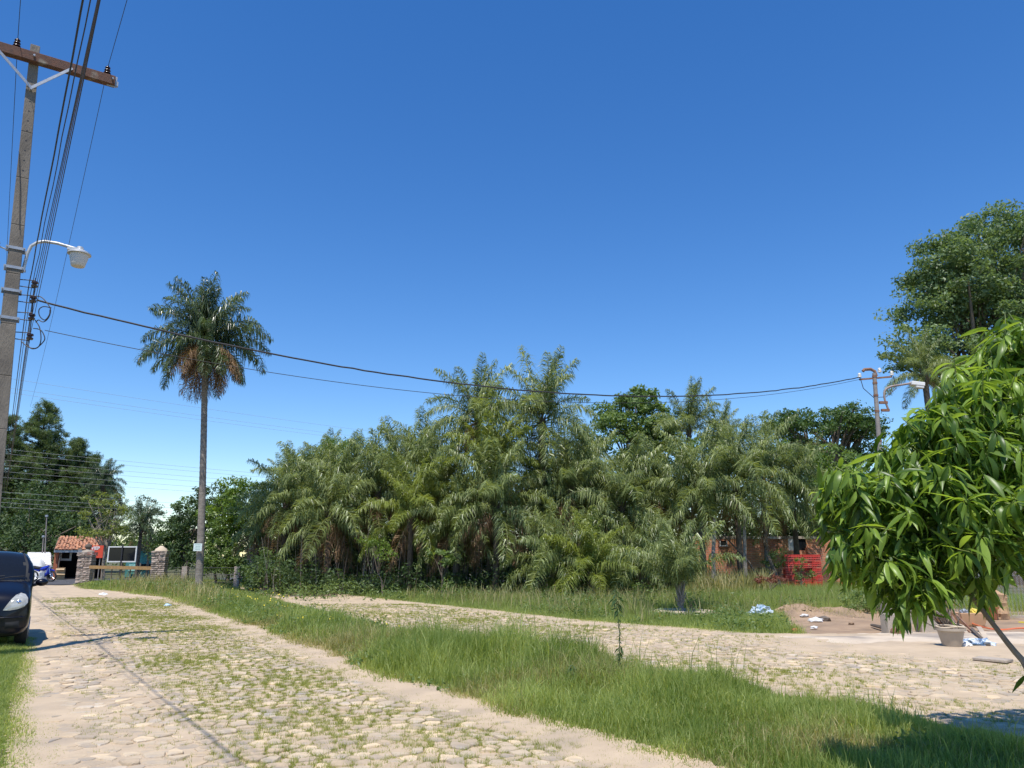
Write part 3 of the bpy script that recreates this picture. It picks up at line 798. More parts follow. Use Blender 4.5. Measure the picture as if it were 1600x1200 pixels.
leafy_tree('broadleaf_tree', 'dense bushy tree beneath the wide flat-topped tree', 'tree', gb(1275, 44),
           [lob(1240, 735, 44, 2.0, 1.4), lob(1300, 740, 44, 2.4, 1.6), lob(1345, 770, 42, 2.0, 1.8), lob(1270, 800, 42, 2.0, 1.6), lob(1215, 715, 46, 1.4, 1.1)], 190, 80, .6, .17, LM['mid'], 15, (.2, .12))
leafy_tree('broadleaf_tree', 'dark leafy tree overhanging the right end of the brick house', 'tree', gb(1330, 33),
           [lob(1305, 812, 35, 1.0, .6), lob(1345, 800, 33, 1.4, 1.2), lob(1380, 790, 33, 1.5, 1.6), lob(1400, 850, 32, 1.2, 1.4), lob(1440, 800, 33, 1.8, 1.9), lob(1350, 850, 34, .8, .8)], 160, 80, .48, .13, LM['dark'], 16, (.12, .07))
leafy_tree('broadleaf_tree', 'fresh green feathery tree showing through the left of the grove', 'tree', gb(520, 39),
           [lob(520, 715, 39, 1.6, 1.0), lob(560, 700, 40, 1.3, .7), lob(495, 740, 38.5, 1.0, .8), lob(590, 720, 40, 1.0, .8)], 100, 70, .42, .12, LM['bright'], 17, (.1, .06), aspect=.3)
leafy_tree('broadleaf_tree', 'dark rounded tree left of the tall lone palm', 'tree', gb(285, 47),
           [lob(290, 835, 47, 1.6, 1.5), lob(265, 850, 47, 1.2, 1.1), lob(310, 810, 47, 1.6, 1.3), lob(285, 870, 46, 1.7, .9), lob(340, 780, 47, 1.6, .9)], 150, 80, .48, .17, LM['dark'], 18, (.16, .1))
leafy_tree('broadleaf_tree', 'bright yellow-green tree just right of the tall lone palm', 'tree', gb(355, 44),
           [lob(355, 795, 44, 1.5, 1.0), lob(335, 815, 44, .9, .7), lob(385, 810, 44, 1.1, .9), lob(370, 765, 45, 1.2, .7), lob(365, 840, 44, 1.2, .9)], 120, 70, .45, .16, LM['bright'], 19, (.12, .08))
leafy_tree('broadleaf_tree', 'thin-leaved tree whose small top shows against the sky left of the lone palm', 'tree', gb(290, 52),
           [lob(285, 785, 52, .9, .45), lob(300, 800, 52, .8, .5)], 16, 45, .35, .15, LM['mid'], 20, (.1, .05))
leafy_tree('cypress', 'narrow cone-shaped shrub behind the trunk of the lone palm', 'tree', gb(338, 41),
           [lob(338, 870, 41, .95, .8), lob(338, 845, 41, .7, .7), lob(338, 822, 41, .42, .6), lob(338, 885, 41, 1.0, .5)], 100, 60, .3, .12, LM['mid'], 21, (.08, .05), up=.8)
leafy_tree('broadleaf_tree', 'slender young tree with pale yellow-green leaves beside the red-tiled hut', 'tree', gb(162, 51),
           [lob(165, 780, 51, 1.2, .55), lob(150, 805, 51, .9, .5), lob(185, 800, 51, 1.0, .6), lob(165, 825, 51, 1.7, .7), lob(140, 835, 51, .8, .5), lob(195, 835, 51, .8, .6)], 70, 40, .42, .15, LM['lime'], 22, (.13, .07), bark=mat('pale_bark', (.32, .27, .2), (.22, .18, .14), .9, 8, .4), limbs=22, squash=.5, inner=.2)
leafy_tree('broadleaf_tree', 'airy grey-green tree right of the young tree', 'tree', gb(228, 56),
           [lob(230, 790, 56, .9, .9), lob(238, 815, 56, .9, 1.0), lob(225, 840, 56, 1.1, 1.0)], 50, 45, .4, .14, LM['grey'], 23, (.1, .06))
leafy_tree('broadleaf_tree', 'low green trees on the skyline behind the teal house', 'tree', gb(255, 80),
           [lob(250, 862, 80, 2.2, 1.4), lob(228, 858, 78, 2.4, 1.6), lob(275, 860, 80, 2.6, 1.8), lob(205, 862, 76, 2.6, 1.6)], 130, 60, .8, .25, LM['mid'], 24, (.2, .1))
palm('dark palm with hanging fronds to the right of the young pale tree', gb(213, 54), HT(818, 54), 1.8, 90, 't', 26, 3, tm='darktrunk')
palm('far palm with an orange fruit cluster standing against the pines', gb(145, 68), HT(752, 68), 2.2, 91, 't', 30, 2, tm='darktrunk', trunk=(.2, .17))
# backs of the grove: dense foliage behind
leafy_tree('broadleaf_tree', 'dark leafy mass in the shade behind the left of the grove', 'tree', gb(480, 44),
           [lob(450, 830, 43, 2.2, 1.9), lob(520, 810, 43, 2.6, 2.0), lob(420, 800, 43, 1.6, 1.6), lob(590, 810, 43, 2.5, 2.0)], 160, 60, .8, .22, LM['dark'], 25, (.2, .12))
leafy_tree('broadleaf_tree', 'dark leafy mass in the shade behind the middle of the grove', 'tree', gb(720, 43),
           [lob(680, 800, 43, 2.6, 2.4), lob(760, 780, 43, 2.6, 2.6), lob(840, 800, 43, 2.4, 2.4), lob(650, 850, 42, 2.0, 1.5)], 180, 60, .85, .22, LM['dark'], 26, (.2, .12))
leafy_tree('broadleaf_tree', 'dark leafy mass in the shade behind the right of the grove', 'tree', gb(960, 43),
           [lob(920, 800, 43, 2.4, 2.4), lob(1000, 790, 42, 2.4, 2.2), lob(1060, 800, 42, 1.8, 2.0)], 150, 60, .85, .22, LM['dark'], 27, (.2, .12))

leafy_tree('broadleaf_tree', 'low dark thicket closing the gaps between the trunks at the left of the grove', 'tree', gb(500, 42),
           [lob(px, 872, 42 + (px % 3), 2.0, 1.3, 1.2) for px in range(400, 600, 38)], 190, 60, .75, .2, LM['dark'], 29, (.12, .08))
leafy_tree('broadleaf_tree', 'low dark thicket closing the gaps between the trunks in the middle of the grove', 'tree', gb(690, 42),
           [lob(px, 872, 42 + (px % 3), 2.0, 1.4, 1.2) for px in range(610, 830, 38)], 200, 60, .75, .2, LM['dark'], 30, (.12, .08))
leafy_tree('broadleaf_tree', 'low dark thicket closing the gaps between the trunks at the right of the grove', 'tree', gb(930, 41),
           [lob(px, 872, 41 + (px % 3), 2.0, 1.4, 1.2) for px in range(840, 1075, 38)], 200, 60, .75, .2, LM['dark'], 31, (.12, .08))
leafy_tree('broadleaf_tree', 'dark trees standing directly behind the brick house roof', 'tree', gb(1180, 47.5),
           [lob(px, 825 + (px % 4) * 4, 47, 2.2, 1.5, 1.5) for px in range(1090, 1440, 40)], 380, 60, .75, .2, LM['dark'], 33, (.15, .1))
# pines on the left: whorled limbs with needle tufts
M['needle'] = leafmat('pine_needles', (.03, .06, .02), (.20, .27, .08), .55, .35)
M['needle2'] = leafmat('pine_needles_light', (.035, .06, .015), (.11, .15, .04), .5, .2)
def pine(label, px, Y, top_py, rad, seed, m='needle'):
    base = Vector(gb(px, Y)); H = HT(top_py, Y); t = thing('pine_tree', label, 'pine tree', base, 0, 'pines at the left edge')
    g = random.Random(seed); mb = MB(); mb.tube([(0, 0, -.1), (0, 0, H * .5), (.1, 0, H - .3)], [.32, .2, .05], 9)
    cs = []; ct = []
    z = H * .14
    while z < H:
        f = 1 - (z / H); rr = rad * (min(1, f * 1.9 + .12)) * g.uniform(.75, 1.15)
        for k in range(8 if z < H * .85 else 5):
            a = g.uniform(0, 2 * PI); l = rr * g.uniform(.7, 1.1)
            e = Vector((math.cos(a) * l, math.sin(a) * l, z + .12 * l + g.uniform(-.2, .4)))
            mb.tube([(0, 0, z), e], [.05, .015], 4)
            for q in range(4 + int(l * 2.3)):
                s = g.uniform(.3, 1.05); c = Vector((0, 0, z)).lerp(e, s) + Vector((g.gauss(0, .25), g.gauss(0, .25), g.gauss(.05, .18)))
                cs.append(c); ct.append(min(1, max(0, g.gauss(.42, .15))))
        z += g.uniform(.38, .62)
    cs.append(Vector((.1, 0, H - .1))); ct.append(.4)
    mb.build('trunk', M['bark'], t, True)
    V_, F_, T_ = leafcloud(cs, 56, .34, .26, seed, .8, .3, .14, .12, ct)
    ob('crown', npmesh('crown', V_, F_, M[m], T_), t)
pine('tallest dark pine behind the utility pole at the left edge', 36, 74, 632, 5.2, 1)
pine('dark pine right of the tallest one, its crown sloping toward the far palm', 92, 76, 688, 4.6, 2)
pine('pine cut by the left edge of the picture', -25, 70, 655, 5.0, 3)
pine('lighter pine low in the gap right of the dark pines', 122, 80, 712, 3.8, 4, 'needle2')
leafy_tree('broadleaf_tree', 'dark broadleaf thicket beneath the pines behind the parked car', 'tree', gb(40, 62),
           [lob(20, 830, 62, 3.6, 2.6), lob(70, 800, 64, 3.0, 2.6), lob(105, 840, 62, 2.6, 2.0), lob(-10, 860, 58, 3, 1.8), lob(60, 860, 60, 3.0, 1.5)], 190, 70, .9, .22, LM['dark'], 28, (.3, .2))
# far rows of trees closing the horizon
def mass(name, label, x0, x1, Y, h, seed, m):
    g = np.random.default_rng(seed); n = int((x1 - x0) / 1.1)
    c = np.stack([g.uniform(x0, x1, n), Y + g.normal(0, 3, n), g.uniform(.4, h, n) * (.6 + .5 * vn(g.uniform(x0, x1, n) * 0 + np.linspace(x0, x1, n), np.zeros(n), 7, seed))], 1)
    c[:, 0] = np.linspace(x0, x1, n)
    c = np.concatenate([c, c + [[.5, .8, -h * .35]], c * [[1, 1, .35]]]); c[:, 2] = np.maximum(c[:, 2], .3)
    V_, F_, T_ = leafcloud(c, 36, 1.4, .42, seed, .9, .4, .6)
    tag(ob(name, npmesh(name, V_, F_, LM[m], T_)), label, 'trees', kind='stuff')
mass('distant_trees', 'far line of trees on the horizon behind the hut and the grove', -110, 70, 96, 7.5, 51, 'mid')
mass('distant_trees', 'far line of trees behind the fence on the right', 8, 75, 52, 5.5, 52, 'mid')

# ------------------------------------------------------------ undergrowth and weeds
def thicket(name, label, cs, n, r, size, m, seed, cat='bushes', aspect=.45, squash=.9, kind='stuff', up=.4):
    V_, F_, T_ = leafcloud(cs, n, r, size, seed, squash, up, aspect)
    return tag(ob(name, npmesh(name, V_, F_, m, T_)), label, cat, kind=kind)
g = np.random.default_rng(61)
cs = []
for i in range(760):
    px = g.uniform(385, 1090); Y = g.uniform(31.5, 36.5); b = gb(px, Y); cs.append((b[0], Y, g.uniform(.15, 1.35) * (.45 + float(vn(px, 0, 60, 3)))))
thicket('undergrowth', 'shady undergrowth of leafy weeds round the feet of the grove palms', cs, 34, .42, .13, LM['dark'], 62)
cs = []
for i in range(330):
    px = g.uniform(385, 1300); Y = g.uniform(28.5, 32.5); b = gb(px, Y)
    if px > 1080: Y = g.uniform(30, 34); b = gb(px, Y)
    cs.append((b[0], Y, g.uniform(.08, .42) * (.5 + float(vn(px, 5, 50, 4)))))
thicket('weeds', 'low leafy weeds along the front of the palm grove', cs, 30, .30, .085, M['weed'], 63, 'weeds')
# leafy weeds on the far end of the verge (taller, blue-green)
cs = []
for i in range(700):
    y = g.uniform(17, 41); x = g.uniform(float(interp(RR, y)) + .5, float(interp(LL, y)) - .4)
    if x < -24 or (y > 22 and x > float(interp(LL, y)) - 2.2): continue
    hh = .12 + .34 * float(np.clip((y - 20) / 10, 0, 1)) * (.2 + float(vn(x, y, 2.2, 6))) * float(np.clip((x + 25) / 5, .25, 1))
    cs.append((x, y, hh * g.uniform(.4, 1)))
thicket('verge_weeds', 'dense tangled weeds on the far end of the grass verge', cs, 34, .30, .10, M['weed'], 64, 'weeds', .28)
p = scatter(-22, 2, 24, 40, 40, lambda x, y: (verge_d(x, y) > .3) & (x > -19) & (x < interp(LL, y) - 2.6))
hgt = rng.uniform(.35, .85, len(p)) * (.5 + .8 * fbm(p[:, 0], p[:, 1], 2.5, 66))
a = blades('', p, hgt, rng.uniform(.012, .03, len(p)), None, .35, np.full(len(p), .5), gz, True, .3)
tag(ob('tall_stalks', npmesh('tall_stalks', a[0], a[1], M['grassd'], a[2])), 'tall pale seeding stalks on the far verge near the brick pillars', 'grass', kind='stuff')
# reeds (strappy plants) before the brick house
cs = []
p = scatter(5.5, 12.8, 28, 34, 60, lambda x, y: (x > y * .225) & (x < y * .325))
a = blades('', p, rng.uniform(.7, 1.35, len(p)), rng.uniform(.035, .06, len(p)), None, .3, np.full(len(p), .55), lambda x, y: x * 0, True, .3)
tag(ob('strap_leaf_plants', npmesh('strap_leaf_plants', a[0], a[1], M['grassd'], a[2])), 'tall strap-leaved plants before the brick house', 'plants', kind='stuff')
# single shrubs
def shrub(label, px, Y, lobes, K, n, cr, size, m, seed, group=None):
    leafy_tree('shrub', label, 'shrub', gb(px, Y), lobes, K, n, cr, size, m, seed, (.03, .02), limbs=8, group=group)
shrub('green bush at the foot of the third brick pillar', 405, 34, [lob(400, 895, 34, .9, .5), lob(425, 880, 34, .7, .6), lob(440, 900, 34, .9, .4)], 60, 50, .3, .10, M['weed'], 71)
shrub('bright little bush with flat leaf layers in front of the grove', 600, 31, [lob(590, 850, 31.5, .5, .18), lob(575, 845, 31.5, .35, .12), lob(605, 865, 31, .4, .25)], 26, 40, .22, .08, LM['bright'], 72)
shrub('pale big-leaved bush low in front of the grove', 690, 31, [lob(690, 862, 31, .5, .12), lob(700, 875, 31, .4, .2)], 16, 24, .2, .14, M['weed'], 73)
shrub('red-brown leafed plant in the grass before the brick house', 1200, 28, [lob(1205, 905, 28, .55, .12), lob(1190, 908, 28, .3, .1)], 26, 36, .13, .06, leafmat('red_leaves', (.15, .05, .03), (.3, .10, .06), .6, .2), 74)
shrub('straggling bush at the right end of the tall grass beside the concrete block', 1375, 21.5, [lob(1370, 935, 21.5, .55, .35), lob(1395, 950, 21.2, .4, .25), lob(1340, 945, 21.8, .5, .25)], 40, 50, .2, .07, M['weed'], 75)
shrub('vine-like weed growing over the lower middle of the red crates', 1253, 31.6, [lob(1250, 885, 31.6, .22, .45, .2), lob(1258, 897, 31.6, .5, .22, .2)], 22, 30, .16, .07, M['weed'], 79)
shrub('climbing bush smothering the lower trunk of the pale palm by the house', 1225, 33, [lob(1215, 870, 33, .45, .4), lob(1200, 885, 33, .4, .3)], 26, 36, .2, .08, M['weed'], 76)

# the tall weed standing in the verge
wb = G(965, 1068, .1); wt = thing('tall_weed', 'single tall dark weed standing up out of the verge grass', 'weed', (wb.x, wb.y, .06))
mb = MB(); H = P(965, 915, wb.y).z - .06
mb.tube([(0, 0, -.05), (.045, 0, H * .5), (.0, 0, H)], [.008, .006, .003], 6); mb.build('stem', mat('weed_stem', (.10, .13, .05), None, .6), wt)
g = random.Random(5); lv = MB()
lf = MB(); lf.add([(0, -.0, 0), (.045, -.012, -.012), (.09, 0, -.045), (.045, .012, -.012)], [(0, 1, 2, 3)]); 
lme = lf.mesh('leaf', leafmat('weed_leaf', (.05, .10, .03), (.13, .2, .06), .6, .3))
for i in range(110):
    f0 = i / 110
    z = H * (.10 + .88 * i / 110 + g.uniform(-.02, .02)) ; a = i * 2.4
    o = ob('leaf', lme, wt); f = f0; s = g.uniform(.3, 1.2) * (1.0 if f < .35 else .55 if f < .7 else 1.5); o.scale = (s, s, s); o.location = (.045 * math.sin(PI * z / H), 0, z); o.rotation_euler = (g.uniform(-.5, .5), g.uniform(-.3, 1.0), a + g.uniform(-.6, .6))
w2 = thing('tall_weed', 'small dark weed low in the verge grass left of the tall one', 'weed', (G(895, 1075, .1).x, G(895, 1075, .1).y, .06))
mb = MB(); mb.tube([(0, 0, -.05), (.01, 0, .3)], [.007, .003], 6); mb.build('stem', M['petiole'], w2)
for i in range(34):
    o = ob('leaf', lme, w2); s = g.uniform(.8, 1.3); o.scale = (s, s, s); o.location = (.0, 0, .06 + .25 * i / 34); o.rotation_euler = (0, g.uniform(.0, .6), i * 2.4)
#PART2
# ------------------------------------------------------------ utility pole
PB = Vector((-8.36, 12.62, 0)); PT = Vector((-8.97, 12.72, 10.95))
def polept(z): return PB.lerp(PT, z / PT.z)
DW = Vector((-.548, .836, 0)); NW = Vector((.836, .548, 0))       # direction of the wires, and across them
pole = thing('utility_pole', 'tall leaning concrete utility pole with a wooden crossarm at the left edge', 'utility pole', PB)
az = math.atan2(DW.y, DW.x)
def pbox(mb, z0, z1, w0, w1):
    a, b = polept(z0) - PB, polept(z1) - PB
    vs = []
    for c, w_ in ((a, w0), (b, w1)):
        for p, q in ((-1, -1), (1, -1), (1, 1), (-1, 1)):
            vs.append(c + DW * (p * w_ * .38) + NW * (q * w_ * .5))
    mb.add(vs, [(3, 2, 1, 0), (4, 5, 6, 7), (0, 1, 5, 4), (1, 2, 6, 5), (2, 3, 7, 6), (3, 0, 4, 7)])
mb = MB(); n = 12
for i in range(n):
    z0, z1 = PT.z * i / n - (.3 if i == 0 else 0), PT.z * (i + 1) / n
    w0, w1 = .31 - .155 * max(0, z0) / PT.z, .31 - .155 * z1 / PT.z
    pbox(mb, z0, z1, w0, w1)
mb.build('shaft', M['pole'], pole, bevel=.012)
for i in range(8):
    z = 9.75 - i * .2; mb = MB(); c = polept(z) - PB - DW * (.38 * (.31 - .155 * z / PT.z)+.001)
    mb.disc(c, .017, -DW, 8); mb.build('bolt_hole_shade', M['cable'], pole)  # flat dark disc on the face paints the shaded hole
CC = polept(10.62) - PB - DW * .13
mb = MB(); mb.beam(CC - NW * 1.35, CC + NW * 1.35, .14, .19)
xa = mb.build('crossarm', M['wood'], pole, bevel=.01)
for s in (-1, 1):
    mb = MB(); a = CC + NW * (s * .62) - DW * .09 + Vector((0, 0, -.04)); b = polept(10.0) - PB - DW * .11
    mb.beam(a, b, .055, .012); mb.beam(a - Vector((0, 0, .0)) - DW * .022, b - DW * .022, .012, .05)
    mb.build('brace', M['galv'], pole)
mb = MB(); mb.tube([CC - DW * .12, CC + DW * .25], .02, 6); mb.tube([polept(9.98) - PB - DW * .14, polept(9.98) - PB + DW * .14], .018, 6); mb.build('through_bolt', M['galv'], pole)
def insulator(parent, c, r=.065, h=.2, name='insulator', m='insul'):
    mb = MB(); pr = [(0, 0), (.018, 0), (.018, .03)]
    k = 3
    for i in range(k):
        z = .03 + i * (h - .03) / k; s = r * (1 - .12 * i)
        pr += [(s * .5, z), (s, z + .012), (s * .95, z + .024), (s * .5, z + .045)]
    pr += [(.02, h), (0, h + .01)]
    mb.lathe(pr, 12, c); return mb.build(name, M[m], parent, True)
top_ins = []
for s in (-1.0, -.26 - .03, 1.2):
    c = CC + NW * s + Vector((0, 0, .095)); insulator(pole, c); top_ins.append(PB + c + Vector((0, 0, .19)))
# end hardware on the right tip of the arm
mb = MB(); e = CC + NW * 1.3
mb.box(e, (.03, .17, .22), az + PI / 2 * 0); mb.tube([e - DW * .13, e + DW * .13], .018, 6); mb.box(e + NW * .05 + Vector((0, 0, -.04)), (.06, .12, .09), az, 0)
mb.build('end_clamp', M['galv'], pole)
# clamps on the shaft
def clamp(z, m='galv', th=.05):
    c = polept(z) - PB; w_ = .31 - .155 * z / PT.z; mb = MB()
    for s in (-1, 1):
        mb.beam(c + DW * (s * (.38 * w_ + .012)) - NW * (w_ * .5 + .04), c + DW * (s * (.38 * w_ + .012)) + NW * (w_ * .5 + .04), .012, th)
        mb.tube([c - DW * (.38 * w_ + .04) + NW * s * (w_ * .5 + .02), c + DW * (.38 * w_ + .04) + NW * s * (w_ * .5 + .02)], .01, 6)
    return mb.build('clamp', M[m], pole)
for z in (6.86, 6.50, 6.08, 5.58): clamp(z)
# rack of four spool insulators right of the shaft
rack = MB(); spz = [6.26, 5.98, 5.66, 5.30]; rc = []
for z in spz:
    c = polept(z) - PB + NW * .33 - DW * .05; rc.append(PB + c)
    rack.tube([polept(z + .06) - PB + NW * .1, c + Vector((0, 0, .07))], .009, 5); rack.tube([polept(z - .06) - PB + NW * .1, c - Vector((0, 0, .07))], .009, 5)
rack.tube([rc[0] - PB + Vector((0, 0, .12)), rc[-1] - PB - Vector((0, 0, .12))], .009, 5)
rack.build('rack', M['cable'], pole)
for c in rc:
    mb = MB(); mb.lathe([(.0, -.05), (.05, -.05), (.055, -.02), (.03, -.008), (.03, .008), (.055, .02), (.05, .05), (0, .05)], 12, c - PB); mb.build('spool_insulator', M['insul'], pole, True)
# photo-cell box left of the pole
bx = polept(6.82) - PB - NW * .32 - DW * .12
mb = MB(); mb.lathe([(0, -.14), (.07, -.13), (.085, -.10), (.092, .06), (.08, .09), (.05, .10), (0, .1)], 14, bx); mb.tube([bx + NW * .08, polept(6.8) - PB], .012, 6); mb.build('meter_box', M['lampmetal'], pole, True)
mb = MB(); mb.lathe([(0, .10), (.045, .10), (.045, .16), (0, .165)], 10, bx); mb.build('cap', M['cable'], pole)
mb = MB(); q = polept(8.0) - PB; mb.tube([polept(8.7) - PB - NW * .09 - DW * .09, q - NW * .02 - DW * .10, polept(7.2) - PB + NW * .03 - DW * .105], .006, 5); mb.build('ground_wire', M['cable'], pole)
# street lamp on the pole
lb = polept(6.80) + NW * .17
lamp = thing('street_lamp', 'white bell-shaped street lamp on a curved bracket fixed to the leaning pole', 'street lamp', lb)
arm = [(-.02, 0, -.32), (0, 0, -.10), (.01, 0, .02), (.05, 0, .17), (.14, 0, .25), (.25, 0, .285), (.45, 0, .275), (.75, 0, .21)]
LD = (NW * .93 - DW * .25); LD.normalize()
def ld(p): return LD * p[0] + Vector((0, 0, p[2]))
mb = MB(); mb.tube([ld(p) for p in arm], .028, 10); mb.build('bracket', M['lampmetal'], lamp, True)
mb = MB()
for z in (.03, -.3): mb.beam(ld((-.17, 0, z)), ld((.02, 0, z)), .05, .05)
mb.build('bracket_clamp', M['galv'], lamp)
hc = ld((.82, 0, .20))
mb = MB(); mb.lathe([(0, .05), (.05, .05), (.06, .0), (.10, -.02), (.19, -.07), (.195, -.095), (.175, -.10), (.10, -.09), (0, -.09)], 26, hc); mb.beam(hc + LD * -.2, hc + LD * .06, .06, .05); mb.build('lamp_hood', M['lampmetal'], lamp, True)
mb = MB(); mb.lathe([(.155, -.095), (.15, -.16), (.125, -.26), (.115, -.31), (.10, -.325), (0, -.33)], 26, hc); mb.build('lamp_glass', M['lampglass'], lamp, True)

def wire(name, label, a, b, sag, r, m, cat='cable', group=None, n=40, wob_=0):
    g = random.Random(len(label)); pts = []
    for i in range(n + 1):
        t = i / n; p = Vector(a).lerp(Vector(b), t); p.z -= 4 * sag * t * (1 - t)
        if wob_ and 0 < i < n: p += Vector((g.gauss(0, wob_), g.gauss(0, wob_), g.gauss(0, wob_)))
        pts.append(p)
    o = MB().tube(pts, r, 6).build(name, M[m], None, True)
    return tag(o, label, cat, group)
def near(a): return Vector(a) - DW * 42
def farp(a): return Vector(a) + DW * 42 
hv = 'thin high wires running over the crossarm'
for c, lab in zip(top_ins, ('off-frame', 'thin high wire running over the crossarm insulator beside the pole top', 'thin high wire running over the insulator at the right tip of the crossarm')):
    if lab == 'off-frame': continue
    cu = wire('power_wire', lab, near(c) + NW * .7, c, .75, .0055, 'cable', 'wire', hv, 60)
    cu2 = wire('power_wire', lab.replace('thin high wire running over', 'thin high wire going on past'), c, farp(c), .75, .0055, 'cable', 'wire', hv, 60)
for k, (c, r, m, lab) in enumerate(((rc[0], .010, 'cable', 'upper dark wire of the bundle coming down to the rack of spools'), (rc[1], .0085, 'cablebrown', 'second brown wire fanning out to the rack of spools'), (rc[2], .0085, 'cablebrown', 'third brown wire fanning out to the rack of spools'), (rc[3], .0085, 'cable', 'lowest wire fanning out to the rack of spools'))):
    s = .7 + .04 * k
    nc = near(c); nc.z = 6.3 - .02 * k
    wire('low_voltage_wire', lab, nc + NW * (.72 - .10 * k), c, .42, r * .5, m, 'wire', 'wires running to the spool rack', 60)
    wire('low_voltage_wire', lab.split(' of the')[0].split(' fanning')[0] + ' leaving the rack behind the pole toward the next pole', c, farp(c), s, r * .62, m, 'wire', 'wires running to the spool rack', 60)
for k, (dx, z, r, lab) in enumerate(((.24, 6.1, .008, 'thickest black bundled cable sweeping overhead beside the pole'), (.275, 6.0, .005, 'black telephone cable clinging to the right of the thickest cable'))):
    c = polept(z) + NW * dx - DW * .1
    wire('bundled_cable', lab, near(c) + NW * .62 + Vector((0, 0, .15)), c, .62, r, 'cable', 'cable', 'black cables along the wires', 60, .004)
    wire('bundled_cable', lab.split(' ')[0] + ' black cable continuing behind the pole down to the left edge, %s' % ('thicker' if k == 0 else 'thinner'), c, farp(c) - Vector((0, 0, .6)), .8, r, 'cable', 'cable', 'black cables along the wires', 60)
# second pole far down the line, its crossarm end just in the frame
c2 = PB + DW * 42 - NW * 2.0
p2 = thing('utility_pole', 'far utility pole whose crossarm tip just enters at the left edge', 'utility pole', (c2.x, c2.y, 0))
mb = MB(); mb.tube([(0, 0, -.2), (0, 0, 10.9)], [.16, .09], 8); mb.build('shaft', M['pole'], p2)
mb = MB(); mb.beam(-NW * 1.35 + Vector((0, 0, 10.5)) - DW * .12, NW * 1.35 + Vector((0, 0, 10.5)) - DW * .12, .14, .18); mb.build('crossarm', M['wood'], p2)

def smooth(pts, k=6):
    out = []
    for i in range(len(pts) - 1):
        p0, p1, p2, p3 = pts[max(0, i - 1)], pts[i], pts[i + 1], pts[min(len(pts) - 1, i + 2)]
        for j in range(k):
            t = j / k; out.append(.5 * ((2 * p1) + (p2 - p0) * t + (2 * p0 - 5 * p1 + 4 * p2 - p3) * t * t + (3 * p1 - p0 - 3 * p2 + p3) * t ** 3))
    return out + [pts[-1]]
# ------------------------------------------------------------ lamp pole on the right and the span between
Y2 = 24.0
sbp = Vector((P(1391, 940, Y2).x, Y2, 0)); st = P(1366, 583, Y2)
sp2 = thing('lamp_pole', 'slim grey far lamp pole rising out of the mango leaves', 'lamp pole', sbp)
tv = st - sbp
mb = MB(); mb.tube([(0, 0, -.2), tv * .5, tv], [.10, .08, .06], 12); mb.build('shaft', M['steelpole'], sp2, True)
mb = MB()
for t in (.985, .955, .90, .83, .70): mb.lathe([(.055 + .035 * (1 - t), -.03), (.072 + .035 * (1 - t), -.03), (.072 + .035 * (1 - t), .03), (.055 + .035 * (1 - t), .03)], 12, tv * t)
mb.build('band', M['rust'], sp2)
mb = MB(); a = [tv + Vector((.06, 0, -.1)), tv + Vector((.02, 0, .06)), tv + Vector((-.1, 0, .13)), tv + Vector((-.3, 0, .12)), tv + Vector((-.36, 0, .06))]
mb.tube(a, .05, 8); mb.build('conduit_bend', M['rust'], sp2, True)
mb = MB(); z = tv + Vector((0, 0, -.16)); mb.beam(z + Vector((-.5, 0, -.05)), z + Vector((.55, 0, .04)), .05, .05); mb.build('cross_bar', M['rust'], sp2)
for x, zz, kk in ((-.48, -.17, 0), (.18, 0.0, 1), (.56, -.1, 2)):
    insulator(sp2, tv + Vector((x, 0, zz + .0)), .07, .17, 'insulator', 'insulw')
mb = MB(); mb.tube([tv + Vector((-.48, 0, -.1)), tv + Vector((-.4, 0, -.5)), tv + Vector((-.1, 0, -.8)), tv + Vector((.3, 0, -.78)), tv + Vector((.65, 0, -.5)), tv + Vector((.6, 0, -.1))], .012, 5); mb.build('jumper_wire', M['cable'], sp2)
lp2 = st + Vector((.28, 0, -2.0))
l2 = thing('street_lamp', 'pale lamp on a long rusty curved arm on the far lamp pole', 'street lamp', lp2)
pA = [P(1388, 640, Y2) - lp2, P(1382, 622, Y2) - lp2, P(1383, 610, Y2) - lp2, P(1392, 604, Y2) - lp2, P(1410, 601, Y2) - lp2, P(1428, 598, Y2) - lp2]
mb = MB(); mb.tube(smooth(pA, 5), .034, 8); mb.build('arm', mat('arm_metal', (.27, .20, .17), (.33, .27, .24), .6, 8), l2, True)
mb = MB(); 
for q in (P(1384, 629, Y2), P(1387, 641, Y2)): mb.beam(q - lp2 + Vector((-.2, 0, 0)), q - lp2 + Vector((.05, 0, 0)), .08, .08)
mb.build('arm_bracket', M['rust'], l2)
mb = MB(); q = P(1433, 600, Y2) - lp2; mb.box(q, (.42, .2, .13), 0, 0, (0, .12, 0)); mb.box(q + Vector((.05, 0, -.1)), (.26, .17, .09), 0, 0, (0, .12, 0)); mb.build('lamp_head', M['white'], l2, bevel=.02)
wire('service_cable', 'thick twisted service cable sagging across the sky from the pole to the lamp pole', rc[1] + NW * .05, st + Vector((-.42, 0, -.12)), 1.12, .017, 'cable', n=90, wob_=.004)
wire('service_cable', 'thin service cable hanging just below the thick twisted one', P(70, 516, 12.9), st + Vector((-.46, 0, -.2)), 1.02, .0065, 'cable', n=90)
